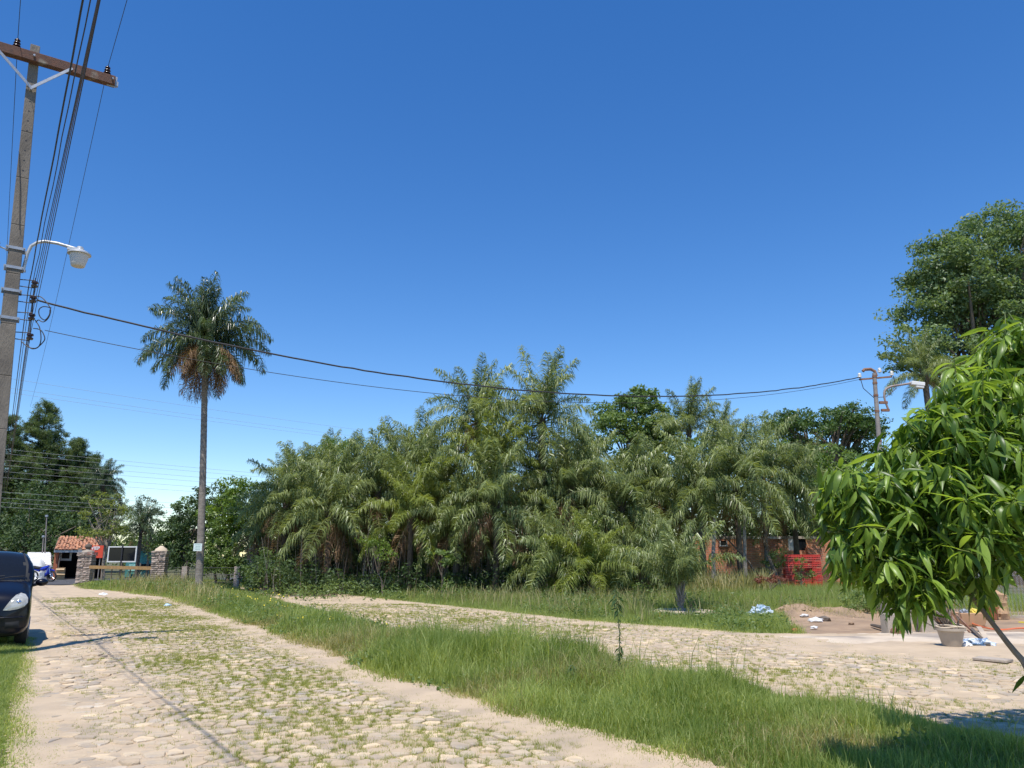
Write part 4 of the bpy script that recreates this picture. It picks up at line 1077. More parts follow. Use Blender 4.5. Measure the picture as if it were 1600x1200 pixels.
# loops of spare cable at the rack
def loop(label, pts, r=.009):
    o = MB().tube([Vector(p) for p in pts], r, 5).build('cable_loop', M['cable']); return tag(o, label, 'cable', 'cable loops at the rack')
def lp(px, py): return P(px, py, 12.7)
loop('round loop of spare cable at the upper spools of the rack', smooth([lp(*q) for q in ((52, 463), (64, 464), (74, 474), (79, 484), (76, 496), (68, 503), (60, 500), (56, 504))]))
loop('inner loop of spare cable under the thick service cable', smooth([lp(*q) for q in ((80, 481), (68, 479), (61, 484), (62, 494), (70, 500), (77, 492), (78, 484))]))
loop('long slack loop of cable hanging below the lowest spool', smooth([lp(*q) for q in ((55, 500), (62, 512), (64, 530), (60, 542), (50, 545), (42, 538), (45, 540))]))
loop('outermost slack loop hanging right of the lowest spool', smooth([lp(*q) for q in ((52, 513), (64, 516), (70, 528), (66, 536), (56, 544), (44, 542), (33, 533))]))

# power lines on the far road
FD = Vector((.685, .728, 0))
lns = [(575, 'topmost of the far thin wires'), (590, 'second of the far thin wires, paired below the topmost'), (597, 'third of the far thin wires, close under the second'),
       (686, 'upper wire crossing the pines, first of six'), (693, 'upper wire crossing the pines, second of six'), (703, 'upper wire crossing the pines, third of six'), (711, 'upper wire crossing the pines, fourth of six'), (721, 'upper wire crossing the pines, fifth of six'), (730, 'upper wire crossing the pines, lowest of six'),
       (753, 'lower wire crossing the pines, first of four'), (762, 'lower wire crossing the pines, second of four'), (769, 'lower wire crossing the pines, third of four'), (776, 'lower wire crossing the pines, lowest of four')]
for py, lab in lns:
    c = P(10, py, 52)
    wire('far_wire', lab + ' beyond the lone palm', c - FD * 22, c + FD * 62, .9, .008 if py < 600 else .009, 'cablegrey', 'wire', 'far power lines along the asphalt road', 30)

# ------------------------------------------------------------ gate pillars of piled stone
M['pstone'] = mat('pillar_stone', (.50, .39, .32), (.36, .27, .22), .9, 6, .6, 30, objrand=.6, c3=(.42, .37, .31), s3=5)
def pillar(label, px, Y, top_py, w_, cap, seed, base_py=None):
    b = Vector((P(px, 900, Y).x, Y, 0)); t = thing('stone_pillar', label, 'pillar', b, R(8)); g = random.Random(seed)
    H = HT(top_py, Y); n = int((H - .25) / .095)
    mb = MB(); mb.box((0, 0, .4 * H), (w_ * .9, w_ * .9, .8 * H), 0); mb.build('core', M['cable' if 0 else 'darktrunk'], t)
    sm = []
    for q in range(3):
        m_ = MB(); k = 10; gg = random.Random(q); V = []
        for z in (-.5, .5):
            for (x, y) in ((-1, -1), (-.35, -1.05), (.3, -.97), (1, -1), (1.03, 0), (1, 1), (0, 1), (-1, 1), (-1.03, .1)):
                V.append((x * .5 * gg.uniform(.95, 1.04), y * .5 * gg.uniform(.95, 1.04), z * gg.uniform(.85, 1.05)))
        m_.add(V, [tuple(range(8, -1, -1)), tuple(range(9, 18))] + [(i, (i + 1) % 9, 9 + (i + 1) % 9, 9 + i) for i in range(9)])
        sm.append(m_.mesh('stone', M['pstone']))
    for i in range(n):
        z = (i + .5) * (H - .25) / n
        ext = 1.12 if i >= n - 2 else 1.0
        for s in (-1, 1):
            sp_ = g.uniform(.42, .58) if s < 0 else 1 - sp_
            o = ob('stone', sm[g.randrange(3)], t)
            wx = w_ * sp_ * ext - .012
            o.scale = (wx, w_ * ext * g.uniform(.96, 1.04), .095 * g.uniform(.72, .92)); o.location = ((-w_ * ext / 2 + wx / 2) if s < 0 else (w_ * ext / 2 - wx / 2), g.uniform(-.015, .015), z); o.rotation_euler = (g.uniform(-.02, .02), g.uniform(-.03, .03), g.uniform(-.03, .03))
    mb = MB()
    if cap == 'ball': mb.lathe([(w_ * .45, H - .25), (w_ * .4, H - .16), (w_ * .2, H - .12), (.12, H - .08)], 16); mb.build('cap', M['concrete'], t, True); mb = MB(); mb.lathe([(0.02, H - .10), (.13, H - .06), (.19, H + .06), (.15, H + .18), (.05, H + .23), (0, H + .235)], 16); mb.build('ball', M['darktrunk'], t, True)
    else: mb.lathe([(w_ * .5, H - .25), (w_ * .42, H - .14), (w_ * .22, H - .06), (.08, H), (0, H + .01)], 12); mb.build('cap', M['slab'], t, True)
    return t
pillar('stone pillar with a dark ball on top in front of the tiled hut', 133, 45, 856, .72, 'ball', 1)
pillar('stone pillar with a pale cone cap between the teal house and the lone palm', 248, 40, 853, .64, 'cone', 2)
pillar('mossy stone pillar with an orange-stained side at the left foot of the grove', 394, 36, 850, .46, 'cone', 3)
for px, lab in ((289, 'short square masonry post in the weeds left of the lone palm'), (371, 'short square masonry post left of the mossy pillar')):
    b = Vector((P(px, 900, 38).x, 38, 0)); t = thing('masonry_post', lab, 'post', b); g = random.Random(px)
    bm_ = MB().box((0, 0, 0), (.24, .13, .07)).mesh('brick', M['pstone'])
    for i in range(14):
        for s in (-1, 1):
            o = ob('brick', bm_, t); o.location = (0 if i % 2 else s * .07 * 0 , s * .068, .04 + i * .078); o.rotation_euler = (0, 0, g.uniform(-.05, .05) ) ; o.scale = (1.0 + .2 * g.random(), 1, 1)
# low fence between these posts
t = thing('wire_fence', 'low dark wire-mesh fence in the weeds between the lone palm and the mossy pillar', 'fence', Vector((P(330, 900, 38.2).x, 38.2, 0)))
mb = MB()
for z in (.35, .7, 1.02): mb.tube([(-1.8, 0, z), (1.3, 0, z)], .012, 4)
for i in range(32): mb.tube([(-1.8 + i * .1, .01, .05), (-1.8 + i * .1, .01, 1.02)], .006, 4)
mb.build('mesh', M['cable'], t)
# wooden rail fence between the first two pillars
a = P(140, 886, 44.4); b = P(241, 885, 40.2)
t = thing('rail_fence', 'yellow-brown wooden rail fence between the first two stone pillars', 'fence', (a.x, a.y, 0))
mb = MB(); v = b - a; v.z = 0
for z, m_ in ((a.z, 'beamwood'),):
    mb.beam(Vector((0, 0, z)), v + Vector((0, 0, z)), .06, .17); mb.build('rail', M[m_], t)
mb = MB(); mb.beam(Vector((0, 0, a.z - .8)), v + Vector((0, 0, a.z - .75)), .05, .08); mb.build('rail', M['wood'], t)
for i in range(7):
    q = v * ((i + .5) / 7); mb = MB(); mb.tube([q + Vector((0, .08, -.05)), q + Vector((.02, .08, a.z + (.25 if i % 2 else .05)))], .03, 6); mb.build('post', M['bark'], t)

# ------------------------------------------------------------ the tiled hut
M['hutbrick'] = mat('hut_brick', (.48, .15, .065), (.33, .12, .07), .9, 5, .4)
M['tile'] = mat('roof_tile', (.50, .22, .11), (.32, .13, .07), .9, 4, .3, objrand=1.2, c3=(.55, .36, .22), s3=3)
M['dark'] = mat('interior_shade', (.012, .010, .009), (.02, .016, .014), .9, 4)  # near-black, paints the gloom seen through openings and panes
YH = 55.0
hx0, hx1 = P(80, 900, YH).x, P(163, 900, YH).x
hut = thing('hut', 'small open-fronted hut with a weathered red tile roof left of the first stone pillar', 'hut', ((hx0 + hx1) / 2, YH, 0), R(27))
W_ = (hx1 - hx0) / 2 * .84; zt = HT(862, YH); zr = HT(843, YH + 2.6)
mb = MB()
mb.box((-W_ + .12, 1.5, zt / 2), (.24, 3.4, zt)); mb.box((W_ - .05, 1.5, zt / 2), (.2, 3.4, zt)); mb.box((0, 3.2, zt / 2), (2 * W_, .2, zt)); mb.build('wall', M['hutbrick'], hut)
mb = MB(); mb.box((.35, -.05, zt / 2), (.34, .3, zt)); mb.build('door_jamb', mat('pink_plaster', (.55, .36, .30), (.42, .27, .22), .9, 6), hut)
mb = MB(); mb.box((0, 1.55, .03), (2 * W_ - .4, 3, .06)); mb.box((0, 3.0, zt / 2), (2 * W_ - .5, .1, zt - .1)); mb.build('shade_lining', M['dark'], hut)  # dark floor and panel paint the shade inside the hut
mb = MB(); mb.box((0, -.42, zt + .03), (2 * W_ + .1, .06, .17), 0); mb.box((0, -.1, zt + .09), (2 * W_, .6, .03)); mb.build('fascia', M['galv'], hut)
mb = MB(); mb.box((-.9, .6, 1.75), (.72, .06, 1.0)); mb.build('window_frame', M['white'], hut)
mb = MB(); mb.box((-.9, .555, 1.75), (.46, .03, .72)); mb.build('pane', M['dark'], hut)
mb = MB(); mb.tube([(-1.25, -.3, 0), (-1.2, -.3, zt)], .04, 6); mb.tube([(1.45, -.3, 0), (1.45, -.3, zt)], .06, 6); mb.build('post', M['bark'], hut)
mb = MB(); L_ = math.hypot(3.1, zr - zt); sl = math.atan2(zr - zt, 3.1)
mb.box((0, 1.1, (zt + zr) / 2 + .1), (2 * W_ + .1, L_, .05), 0, 0, (sl, 0, 0)); mb.build('roof_deck', M['bark'], hut)
tm_ = MB(); vs = []
for y in (0, .42):
    for k in range(6):
        a = PI * k / 5; vs.append((math.cos(a) * (.10 - .02 * (y > 0)), y, math.sin(a) * (.075 - .01 * (y > 0)) + y * .02))
tm_.add(vs, [(k, k + 1, 7 + k, 6 + k) for k in range(5)] + [tuple(range(5, -1, -1))])
tme = tm_.mesh('roof_tile', M['tile'], True); g = random.Random(9)
nxt = int(2 * W_ / .2); nyt = 9
for j in range(nyt):
    for i in range(nxt):
        if g.random() < .04: continue
        y = -.5 + j * .36; z = zt + .13 + (y + .45) * math.tan(sl)
        o = ob('roof_tile', tme, hut); o.location = (-W_ + .1 + i * .2 + g.uniform(-.02, .02), y + g.uniform(-.04, .04), z + g.uniform(0, .04)); o.rotation_euler = (sl + g.uniform(-.06, .06), g.uniform(-.08, .08), g.uniform(-.12, .12))
sg = P(149, 862, 48)
sgn = thing('shop_sign', 'red shop sign with white capital letters in front of the hut roof', 'sign', sg)
mb = MB(); mb.box((0, 0, 0), (.96, .05, .74)); mb.build('board', mat('sign_red', (.72, .075, .03), (.62, .07, .03), .5, 3), sgn)
def text(name, body, size, loc, m, parent, rot=(PI / 2, 0, 0), ext=.006):
    cu = bpy.data.curves.new(name, 'FONT'); cu.body = body; cu.size = size; cu.extrude = ext; cu.align_x = 'CENTER'; cu.align_y = 'CENTER'; cu.offset = .008
    cu.materials.append(M[m]); tmp = bpy.data.objects.new('tmp', cu); COL.objects.link(tmp); dg = bpy.context.evaluated_depsgraph_get(); me = bpy.data.meshes.new_from_object(tmp.evaluated_get(dg)); bpy.data.objects.remove(tmp)
    o = ob(name, me, parent); o.location = loc; o.rotation_euler = rot; return o
text('lettering', 'VIEP', .28, (0, -.035, .2), 'white', sgn); text('lettering', 'Y', .2, (-.1, -.035, -.02), 'white', sgn); text('lettering', 'TA', .24, (-.05, -.035, -.24), 'white', sgn)
mb = MB(); mb.tube([(-.3, .06, -2.35), (-.3, .06, .3)], .03, 6); mb.tube([(.3, .06, -2.35), (.3, .06, .3)], .03, 6); mb.build('post', M['steelpole'], sgn)
# cardboard box, boards
def carton(label, c, d, rz):
    t = thing('cardboard_box', label, 'box', c, rz); m_ = mat('cardboard', (.50, .36, .20), (.43, .30, .17), .85, 5)
    mb = MB(); x, y, z = d; th = .012
    mb.box((0, -y / 2, z / 2), (x, th, z)); mb.box((0, y / 2, z / 2), (x, th, z)); mb.box((-x / 2, 0, z / 2), (th, y - .03, z)); mb.box((x / 2, 0, z / 2), (th, y - .03, z)); mb.box((0, 0, .01), (x - .03, y - .03, .01)); mb.build('box_body', m_, t)
    mb = MB(); mb.box((0, -y / 2 - .08, z + .03), (x, .2, .01), 0, 0, (.5, 0, 0)); mb.box((0, y / 2 + .06, z + .05), (x, .2, .01), 0, 0, (-.9, 0, 0)); mb.build('flap', m_, t)
b = P(93, 905, 53.5); carton('open cardboard box at the doorway of the hut, lower of two', (b.x, b.y, .0), (.56, .45, .36), .5)
b = P(95, 890, 53.5); carton('open cardboard box standing on the other box in the hut doorway', (b.x, b.y, .37), (.5, .4, .3), .38)

# teal house, its roof and the framed panel
YT = 60.0
tx0, tx1 = P(196, 880, YT).x, P(247, 880, YT).x; zt1 = HT(854, YT); zt0 = HT(864, YT)
th = thing('teal_house', 'low teal-painted house with a red-brown sloping roof behind the rail fence', 'house', ((tx0 + tx1) / 2, YT, 0), R(24)); hw = (tx1 - tx0) / 2 * .88
mb = MB(); V = [(-hw, 0, 0), (hw, 0, 0), (hw, 0, zt0), (-hw * .35, 0, zt1), (-hw, 0, zt1 - .15)]; V += [(x, 4, z) for x, y, z in V]
mb.add(V, [(0, 1, 2, 3, 4), (9, 8, 7, 6, 5), (1, 6, 7, 2), (0, 4, 9, 5)]); mb.build('wall', mat('teal_paint', (.10, .33, .32), (.08, .27, .27), .8, 2, .2), th)
mb = MB(); mb.beam(Vector((-hw * .4, -.3, zt1 + .08)), Vector((hw + .5, -.3, zt0 - .02)), .9, .07); mb.beam(Vector((-hw * .4, 2, zt1 + .1)), Vector((hw + .5, 2, zt0)), 4.2, .07); mb.build('roof', mat('brown_roof', (.22, .09, .06), (.15, .07, .05), .9, 5, .5), th)
mb = MB(); mb.box((-.1, -.03, zt0 * .42), (1.6, .06, .42)); mb.build('window', M['dark'], th)
mb = MB(); mb.box((-hw * .45, -.5, zt0 * .4), (.75, .5, .5)); mb.build('awning_box', mat('pale_teal', (.35, .68, .62), None, .6), th)
pf = P(191, 866, 48); fp = thing('framed_panel', 'white-framed dark double window panel on a post before the teal house', 'panel', pf)
pw, ph = .84, .44
mb = MB(); 
for z in (-ph, ph): mb.box((0, 0, z), (2 * pw + .07, .07, .07))
for x in (-pw, pw): mb.box((x, 0, 0), (.07, .065, 2 * ph - .07))
mb.build('frame', M['white'], fp)
for s in (-1, 1):
    mb = MB(); mb.box((s * pw * .5, .01, 0), (pw - .05, .03, 2 * ph - .07)); mb.build('pane', M['darkglass'], fp)
mb = MB(); mb.box((0, -.05, -.35), (.07, .06, 1.9)); mb.box((0, .08, -1.1), (.09, .09, 2.4)); mb.build('post', M['cable'], fp)
# two thin poles by the hut
for px, top, lab in ((73, 806, 'thin pale pole standing left of the hut'), (68, 838, 'shorter thin pole leaning left of the hut')):
    b = P(px - 4, 900, 56); tt = P(px, top, 56); t = thing('thin_pole', lab, 'pole', (b.x, b.y, 0))
    mb = MB(); mb.tube([(0, 0, -.1), (tt.x - b.x, 0, tt.z)], [.05, .035], 6); mb.build('shaft', M['steelpole'], t)
    mb = MB(); mb.box((tt.x - b.x, 0, tt.z), (.16, .12, .14)); mb.build('top_fitting', M['galv'], t)

# ------------------------------------------------------------ vehicles
def loft(ctrl, nu, nv):
    """ctrl: (S,T,3) -> Catmull-Rom resampled grid"""
    A = np.array(ctrl, float)
    def cr(A, n):
        S = len(A); out = []
        for u in np.linspace(0, S - 1 - 1e-9, n):
            i = int(u); t = u - i
            p0, p1, p2, p3 = A[max(i - 1, 0)], A[i], A[min(i + 1, S - 1)], A[min(i + 2, S - 1)]
            out.append(.5 * ((2 * p1) + (p2 - p0) * t + (2 * p0 - 5 * p1 + 4 * p2 - p3) * t * t + (3 * p1 - p0 - 3 * p2 + p3) * t ** 3))
        return np.array(out)
    B = cr(A, nu); return np.swapaxes(cr(np.swapaxes(B, 0, 1), nv), 0, 1)
def wheel(parent, c, r=.3, w_=.19, side=1):
    t = MB(); k = 28
    prof = [(r * .62, -w_ / 2), (r * .93, -w_ / 2), (r, -w_ * .36), (r, w_ * .36), (r * .93, w_ / 2), (r * .62, w_ / 2)]
    Mx = Matrix.Rotation(PI / 2, 4, 'X')
    t.lathe(prof, k, (0, 0, 0), 0, Mx); o = t.build('wheel', M['black'], parent, True); o.location = c
    rm = MB(); s = side
    rm.lathe([(0, -.02 * s), (r * .2, -.03 * s), (r * .55, 0), (r * .63, -.03 * s), (r * .63, .05 * s)], k, (0, -w_ * .38 * s * -1 * -1, 0), 0, Mx); rm.build('rim', M['galv'], o, True)
    return o
M['carpaint'] = mat('car_paint', (.003, .0035, .009), (.004, .0045, .011), .3, 3, coat=.25, spec=.3)
def car(name, label, loc, rz, paint, L=3.86, H=1.68, Wd=1.66):
    t = thing(name, label, 'car', loc, rz); hl = L / 2; hw = Wd / 2
    # stations nose->tail: x, z bottom, z belt, z top, half width bottom/belt/shoulder
    st_ = [(1.00, .30, .50, .60, .42, .46, .38), (.985, .24, .60, .78, .62, .66, .50), (.94, .22, .70, .92, .74, .79, .60), (.84, .22, .78, 1.02, .79, .82, .66), (.66, .22, .86, 1.13, .81, .83, .70), (.56, .22, .90, 1.20, .82, .83, .72), (.42, .22, .93, 1.44, .82, .83, .68), (.28, .22, .95, 1.62, .82, .83, .62), (.10, .22, .96, H, .82, .83, .60), (-.3, .22, .97, H + .0, .82, .83, .60), (-.65, .22, .98, H - .05, .82, .83, .60), (-.88, .24, .98, H - .16, .80, .81, .58), (-.97, .28, .95, 1.32, .76, .78, .55), (-1.0, .34, .8, 1.0, .6, .66, .5)]
    ctrl = []
    for x, zb, zl, ztp, wb_, wl, wt_ in st_:
        X = x * hl; row = [(X, 0, zb), (X, wb_ * .8 * hw / .83, zb), (X, wb_ * hw / .83, zb + .10), (X, wl * hw / .83, (zb + zl) / 2), (X, wl * hw / .83 * .985, zl), (X, (wt_ + wl * .15) * .99 * hw / .83 if ztp - zl > .4 else wl * .93 * hw / .83, zl + (ztp - zl) * (.82 if ztp - zl > .4 else .6)), (X, wt_ * .75 * hw / .83, ztp - .015), (X, 0, ztp)]
        ctrl.append(row)
    NU, NV = 90, 50
    Gd = loft(ctrl, NU, NV)
    full = np.concatenate([Gd, (Gd * [1, -1, 1])[:, ::-1][:, 1:]], 1); nv2 = full.shape[1]
    V = full.reshape(-1, 3); i, j = np.meshgrid(np.arange(NU - 1), np.arange(nv2 - 1), indexing='ij'); a = (i * nv2 + j).ravel()
    F = np.stack([a, a + nv2, a + nv2 + 1, a + 1], 1)
    ax = (.62 * hl + .02, -.66 * hl); wr = .31
    cen = V[F].mean(1); keep = np.ones(len(F), bool)
    for x in ax: keep &= ~((np.hypot(cen[:, 0] - x, cen[:, 2] - wr) < wr + .055) & (np.abs(cen[:, 1]) > hw * .72))
    F = F[keep]
    cap0 = len(V); V = np.concatenate([V, full[0].mean(0)[None], full[-1].mean(0)[None]])
    me = npmesh('body', V, F, paint, None, True); me.validate(); ob('body', me, t)
    mb = MB(); mb.add([tuple(p) for p in full[0]] , [tuple(range(nv2 - 1))]); mb.add([tuple(p) for p in full[-1]], [tuple(range(nv2 - 2, -1, -1))]); mb.build('bumper_skin', paint, t, True)
    mb = MB(); mb.box((0, 0, .42), (L * .9, Wd * .78, .36)); mb.build('underbody', M['black'], t)
    # patches lying proud of the body
    def patch(nm, test, m_, off=.006):
        c2 = V[F].mean(1); f = F[test(c2)]
        if not len(f): return
        u, inv = np.unique(f, return_inverse=True); vv = V[u].copy()
        ctr = np.array([0, 0, .8]); d = vv - ctr; d[:, 0] *= .25; d /= np.linalg.norm(d, axis=1)[:, None]
        vv = vv + d * off; vv[:, 0] += np.where(vv[:, 0] > .4 * hl, off, 0)
        return ob(nm, npmesh(nm, vv, inv.reshape(f.shape), m_, None, True), t)
    wsx = lambda c: (c[:, 0] < .60 * hl) & (c[:, 0] > .17 * hl) & (c[:, 2] > 1.16) & (np.abs(c[:, 1]) < .70 - (c[:, 2] - 1.16) * .24)
    patch('windscreen', wsx, M['darkglass'])
    patch('windscreen_seal', lambda c: (c[:, 0] < .63 * hl) & (c[:, 0] > .15 * hl) & (c[:, 2] > 1.13) & (np.abs(c[:, 1]) < .745 - (c[:, 2] - 1.16) * .22), M['black'], .003)
    for s in (-1, 1):
        patch('side_window', lambda c: (c[:, 1] * s > .5) & (c[:, 2] > 1.03) & (c[:, 2] < H - .2) & (c[:, 0] < .45 * hl - (c[:, 2] - 1.0) * .5) & (c[:, 0] > -.75 * hl), M['darkglass'])
    return t, Gd, full
fl = P(-31, 900, 13.72)
CP = Vector((fl.x, 13.72, 0)); fdir = Vector((.53, -.848, 0))
cloc = CP - fdir * 1.93
cr_, Gd, full = car('parked_car', 'dark blue people carrier parked on the grass at the left edge, nose toward us', (cloc.x, cloc.y, 0), math.atan2(fdir.y, fdir.x), M['carpaint'])
hl = 1.93
def onface(y, z):      # point on the nose surface at given y,z (searching the lofted grid)
    g_ = full.reshape(-1, 3); s = g_[g_[:, 0] > .45 * hl]; d = (s[:, 1] - y) ** 2 + (s[:, 2] - z) ** 2
    k = np.argsort(d)[:3]; w_ = 1 / (d[k] + 1e-6); return float((s[k, 0] * w_).sum() / w_.sum())
def facepatch(nm, outline, m_, off=.012, parent=cr_, n=7):
    """outline in (y,z) seen from the front; fill a fan of rings projected on the nose"""
    c = np.mean(outline, 0); mb = MB(); k = len(outline); vs = []
    for r_ in range(n + 1):
        f = r_ / n
        for (y, z) in outline:
            yy, zz = c[0] + (y - c[0]) * f, c[1] + (z - c[1]) * f
            vs.append((onface(yy, zz) + off + .015 * (1 - f * f), yy, zz))
    mb.add(vs, [(i * k + q, i * k + (q + 1) % k, (i + 1) * k + (q + 1) % k, (i + 1) * k + q) for i in range(n) for q in range(k)])
    return mb.build(nm, m_, parent, True, ang=80)
M['hlamp'] = mat('headlamp_glass', (.50, .50, .45), (.34, .34, .30), .1, 9, spec=.9, coat=1, contrast=(.4, .6))
hlo = [(.40, .665), (.44, .74), (.50, .84), (.565, .915), (.64, .95), (.71, .925), (.755, .86), (.76, .78), (.71, .715), (.62, .68), (.50, .66)]
for s in (-1, 1):
    hl_ = facepatch('headlight', [(y * s, z) for y, z in (hlo if s > 0 else hlo[::-1])], M['hlamp'])
    facepatch('fog_lamp_recess', [(y * s, z) for y, z in ((.46, .36), (.46, .46), (.66, .48), (.68, .36))], M['black'], .006, n=3)
    mb = MB(); mb.lathe([(0, .02), (.03, .015), (.045, 0)], 14, (0, 0, 0), 0, Matrix.Rotation(PI / 2, 4, 'Y')); q = mb.build('reflector', M['chrome'], hl_, True); q.location = (onface(.62 * s, .8) + .02, .62 * s, .79)
facepatch('grille', [(-.34, .66), (-.34, .74), (0, .76), (.34, .74), (.34, .66), (0, .64)], M['black'], .010)
mb = MB()
for z in (.675, .705, .735): mb.tube([(onface(y, z) + .022, y, z) for y in np.linspace(-.33, .33, 9)], .006, 5)
mb.build('grille_bar', M['chrome'], cr_)
for s in (-1, 1):
    mb = MB(); mb.tube([(onface(.26 * s, .64) + .03, .24 * s, .645), (onface(.30 * s, .67) + .035, .29 * s, .665), (onface(.33 * s, .73) + .035, .335 * s, .73)], [.016, .014, .008], 6); mb.build('chrome_trim', M['chrome'], cr_, True)
facepatch('lower_intake', [(-.36, .33), (-.38, .48), (.38, .48), (.36, .33)], M['black'], .006, n=3)
mb = MB(); mb.tube([(onface(y, .54) + .008, y, .54) for y in np.linspace(-.72, .72, 21)], .012, 5); mb.build('bumper_strip', M['carpaint'], cr_)
mb = MB(); mb.box((onface(0, .56) + .03, 0, .57), (.012, .40, .13)); mb.build('number_plate', M['white'], cr_)
mb = MB(); mb.tube([(.66 * hl, -.6, 1.145), (.60 * hl, -.1, 1.20), (.57 * hl, .35, 1.235)], .009, 5); mb.tube([(.66 * hl, .1, 1.15), (.585 * hl, .45, 1.215), (.56 * hl, .66, 1.225)], .009, 5); mb.build('wiper', M['black'], cr_)
for s in (-1, 1):
    bm = bmesh.new(); bmesh.ops.create_icosphere(bm, subdivisions=3, radius=1)
    for v_ in bm.verts: v_.co = Vector((v_.co.x * .085, v_.co.y * .105, v_.co.z * .072))
    me = bpy.data.meshes.new('mirror'); bm.to_mesh(me); bm.free(); me.materials.append(M['carpaint']); me.polygons.foreach_set('use_smooth', [True] * len(me.polygons))
    o = ob('mirror', me, cr_); o.location = (.40 * hl, .96 * s, 1.10)
    mb = MB(); mb.tube([(.41 * hl, .80 * s, 1.04), (.40 * hl, .90 * s, 1.07)], .03, 6); mb.build('mirror_stalk', M['black'], o); o.children[0].location = -o.location
for x in (.62 * hl + .02, -.66 * hl):
    for s in (-1, 1): wheel(cr_, (x, s * .72, .31), .31, .19, -s)
mb = MB()
for s in (-1, 1): mb.tube([(x, s * .60, 1.665 + .02 - .02 * abs(x)) for x in np.linspace(.25, -1.3, 8)], .014, 6)
mb.build('roof_rail', M['black'], cr_)

# white van by the hut
vb = P(62, 900, 55); wv = thing('white_van', 'white van mostly hidden behind the parked car, left of the hut', 'van', (P(57, 900, 56.5).x, 56.5, 0), R(-58))
mb = MB(); V = []
for y in (-.85, .85):
    V += [(-2.2, y, .35), (2.0, y, .35), (2.05, y * .97, .95), (1.5, y * .9, 1.12), (1.0, y * .82, 1.75), (-2.2, y * .85, 1.85), (-2.25, y, 1.0)]
mb.add(V, [tuple(range(6, -1, -1)), tuple(range(7, 14))] + [(i, (i + 1) % 7, 7 + (i + 1) % 7, 7 + i) for i in range(7)]); mb.build('body', M['white'], wv, bevel=.05)
mb = MB(); mb.add([(1.46, -.7, 1.15), (1.46, .7, 1.15), (1.04, .66, 1.68), (1.04, -.66, 1.68)], [(0, 1, 2, 3)])
for s in (-1, 1): mb.box((-.5, s * .815, 1.42), (2.6, .03, .42), 0)
mb.build('window', mat('van_glass', (.16, .19, .22), None, .2), wv)
for x in (1.3, -1.5):
    for s in (-1, 1): wheel(wv, (x, s * .78, .3), .3, .18, -s)
wt2 = thing('white_tarpaulin', 'rumpled white tarpaulin heaped left of the van behind the parked car', 'tarpaulin', (P(50, 900, 53).x, 53, 0))
g = np.random.default_rng(4); V, F = grid(-.9, .9, -.5, .5, .09, lambda x, y: np.clip(1.35 * (1 - (np.abs(x) / .9) ** 5) * (1 - (np.abs(y) / .5) ** 4), 0, 2) + .12 * (vn(x, y, .2, 5) - .5))
ob('cover', npmesh('cover', V, F, M['white'], None, False), wt2)

# blue motorbike
mbk = P(66, 905, 49.5); mo = thing('motorbike', 'blue and black motorbike parked on the road edge behind the car mirror', 'motorbike', (mbk.x, 49.5, 0), R(-8))
def mwheel(x):
    w0 = MB(); k = 24; r = .29; pts = [(r * math.cos(2 * PI * i / k), 0, r * math.sin(2 * PI * i / k)) for i in range(k + 1)]
    w0.tube(pts, .05, 8, 0, False); o = w0.build('wheel', M['black'], mo, True); o.location = (x, 0, .33)
    s0 = MB()
    for i in range(10): s0.tube([(0, 0, 0), (.26 * math.cos(i * PI / 5), 0, .26 * math.sin(i * PI / 5))], .006, 4)
    s0.lathe([(0, -.06), (.05, -.06), (.05, .06), (0, .06)], 10, (0, 0, 0), 0, Matrix.Rotation(PI / 2, 4, 'X')); s0.build('spokes', M['chrome'], o)
mwheel(.62); mwheel(-.62)
M['bikeblue'] = mat('bike_blue', (.015, .04, .42), (.012, .03, .34), .25, 3, coat=.6)
mb = MB(); mb.tube([(.34, 0, .95), (.2, 0, .85), (0, 0, .78), (-.2, 0, .76)], [.07, .13, .14, .08], 10); mb.build('tank', M['bikeblue'], mo, True)
mb = MB(); mb.tube([(.42, 0, .82), (.36, 0, .55), (.18, 0, .38)], [.12, .14, .07], 8); mb.tube([(.78, 0, .66), (.62, 0, .72), (.45, 0, .66)], [.03, .05, .04], 8); mb.tube([(-.25, 0, .68), (-.6, 0, .76), (-.8, 0, .84)], [.08, .07, .03], 8); mb.build('fairing', M['bikeblue'], mo, True)
mb = MB(); mb.tube([(-.1, 0, .83), (-.35, 0, .82), (-.65, 0, .88), (-.78, 0, .92)], [.08, .11, .10, .05], 8); mb.build('seat', M['black'], mo, True)
mb = MB(); mb.tube([(.62, .08, .33), (.42, .08, .9)], .025, 6); mb.tube([(.62, -.08, .33), (.42, -.08, .9)], .025, 6); mb.build('fork', M['chrome'], mo)
mb = MB(); mb.tube([(.36, -.36, 1.06), (.42, -.15, 1.02), (.42, .15, 1.02), (.36, .36, 1.06)], .015, 6); mb.build('handlebar', M['black'], mo)
mb = MB(); mb.box((.02, 0, .42), (.34, .24, .28)); mb.tube([(.1, -.14, .3), (-.3, -.16, .28), (-.75, -.18, .36)], [.03, .035, .05], 8); mb.build('engine', M['galv'], mo, bevel=.02)
mb = MB(); mb.lathe([(0, .05), (.06, .04), (.08, 0), (.05, -.08), (0, -.1)], 12, (.52, 0, .93), 0); mb.build('headlight', M['hlamp'], mo, True)

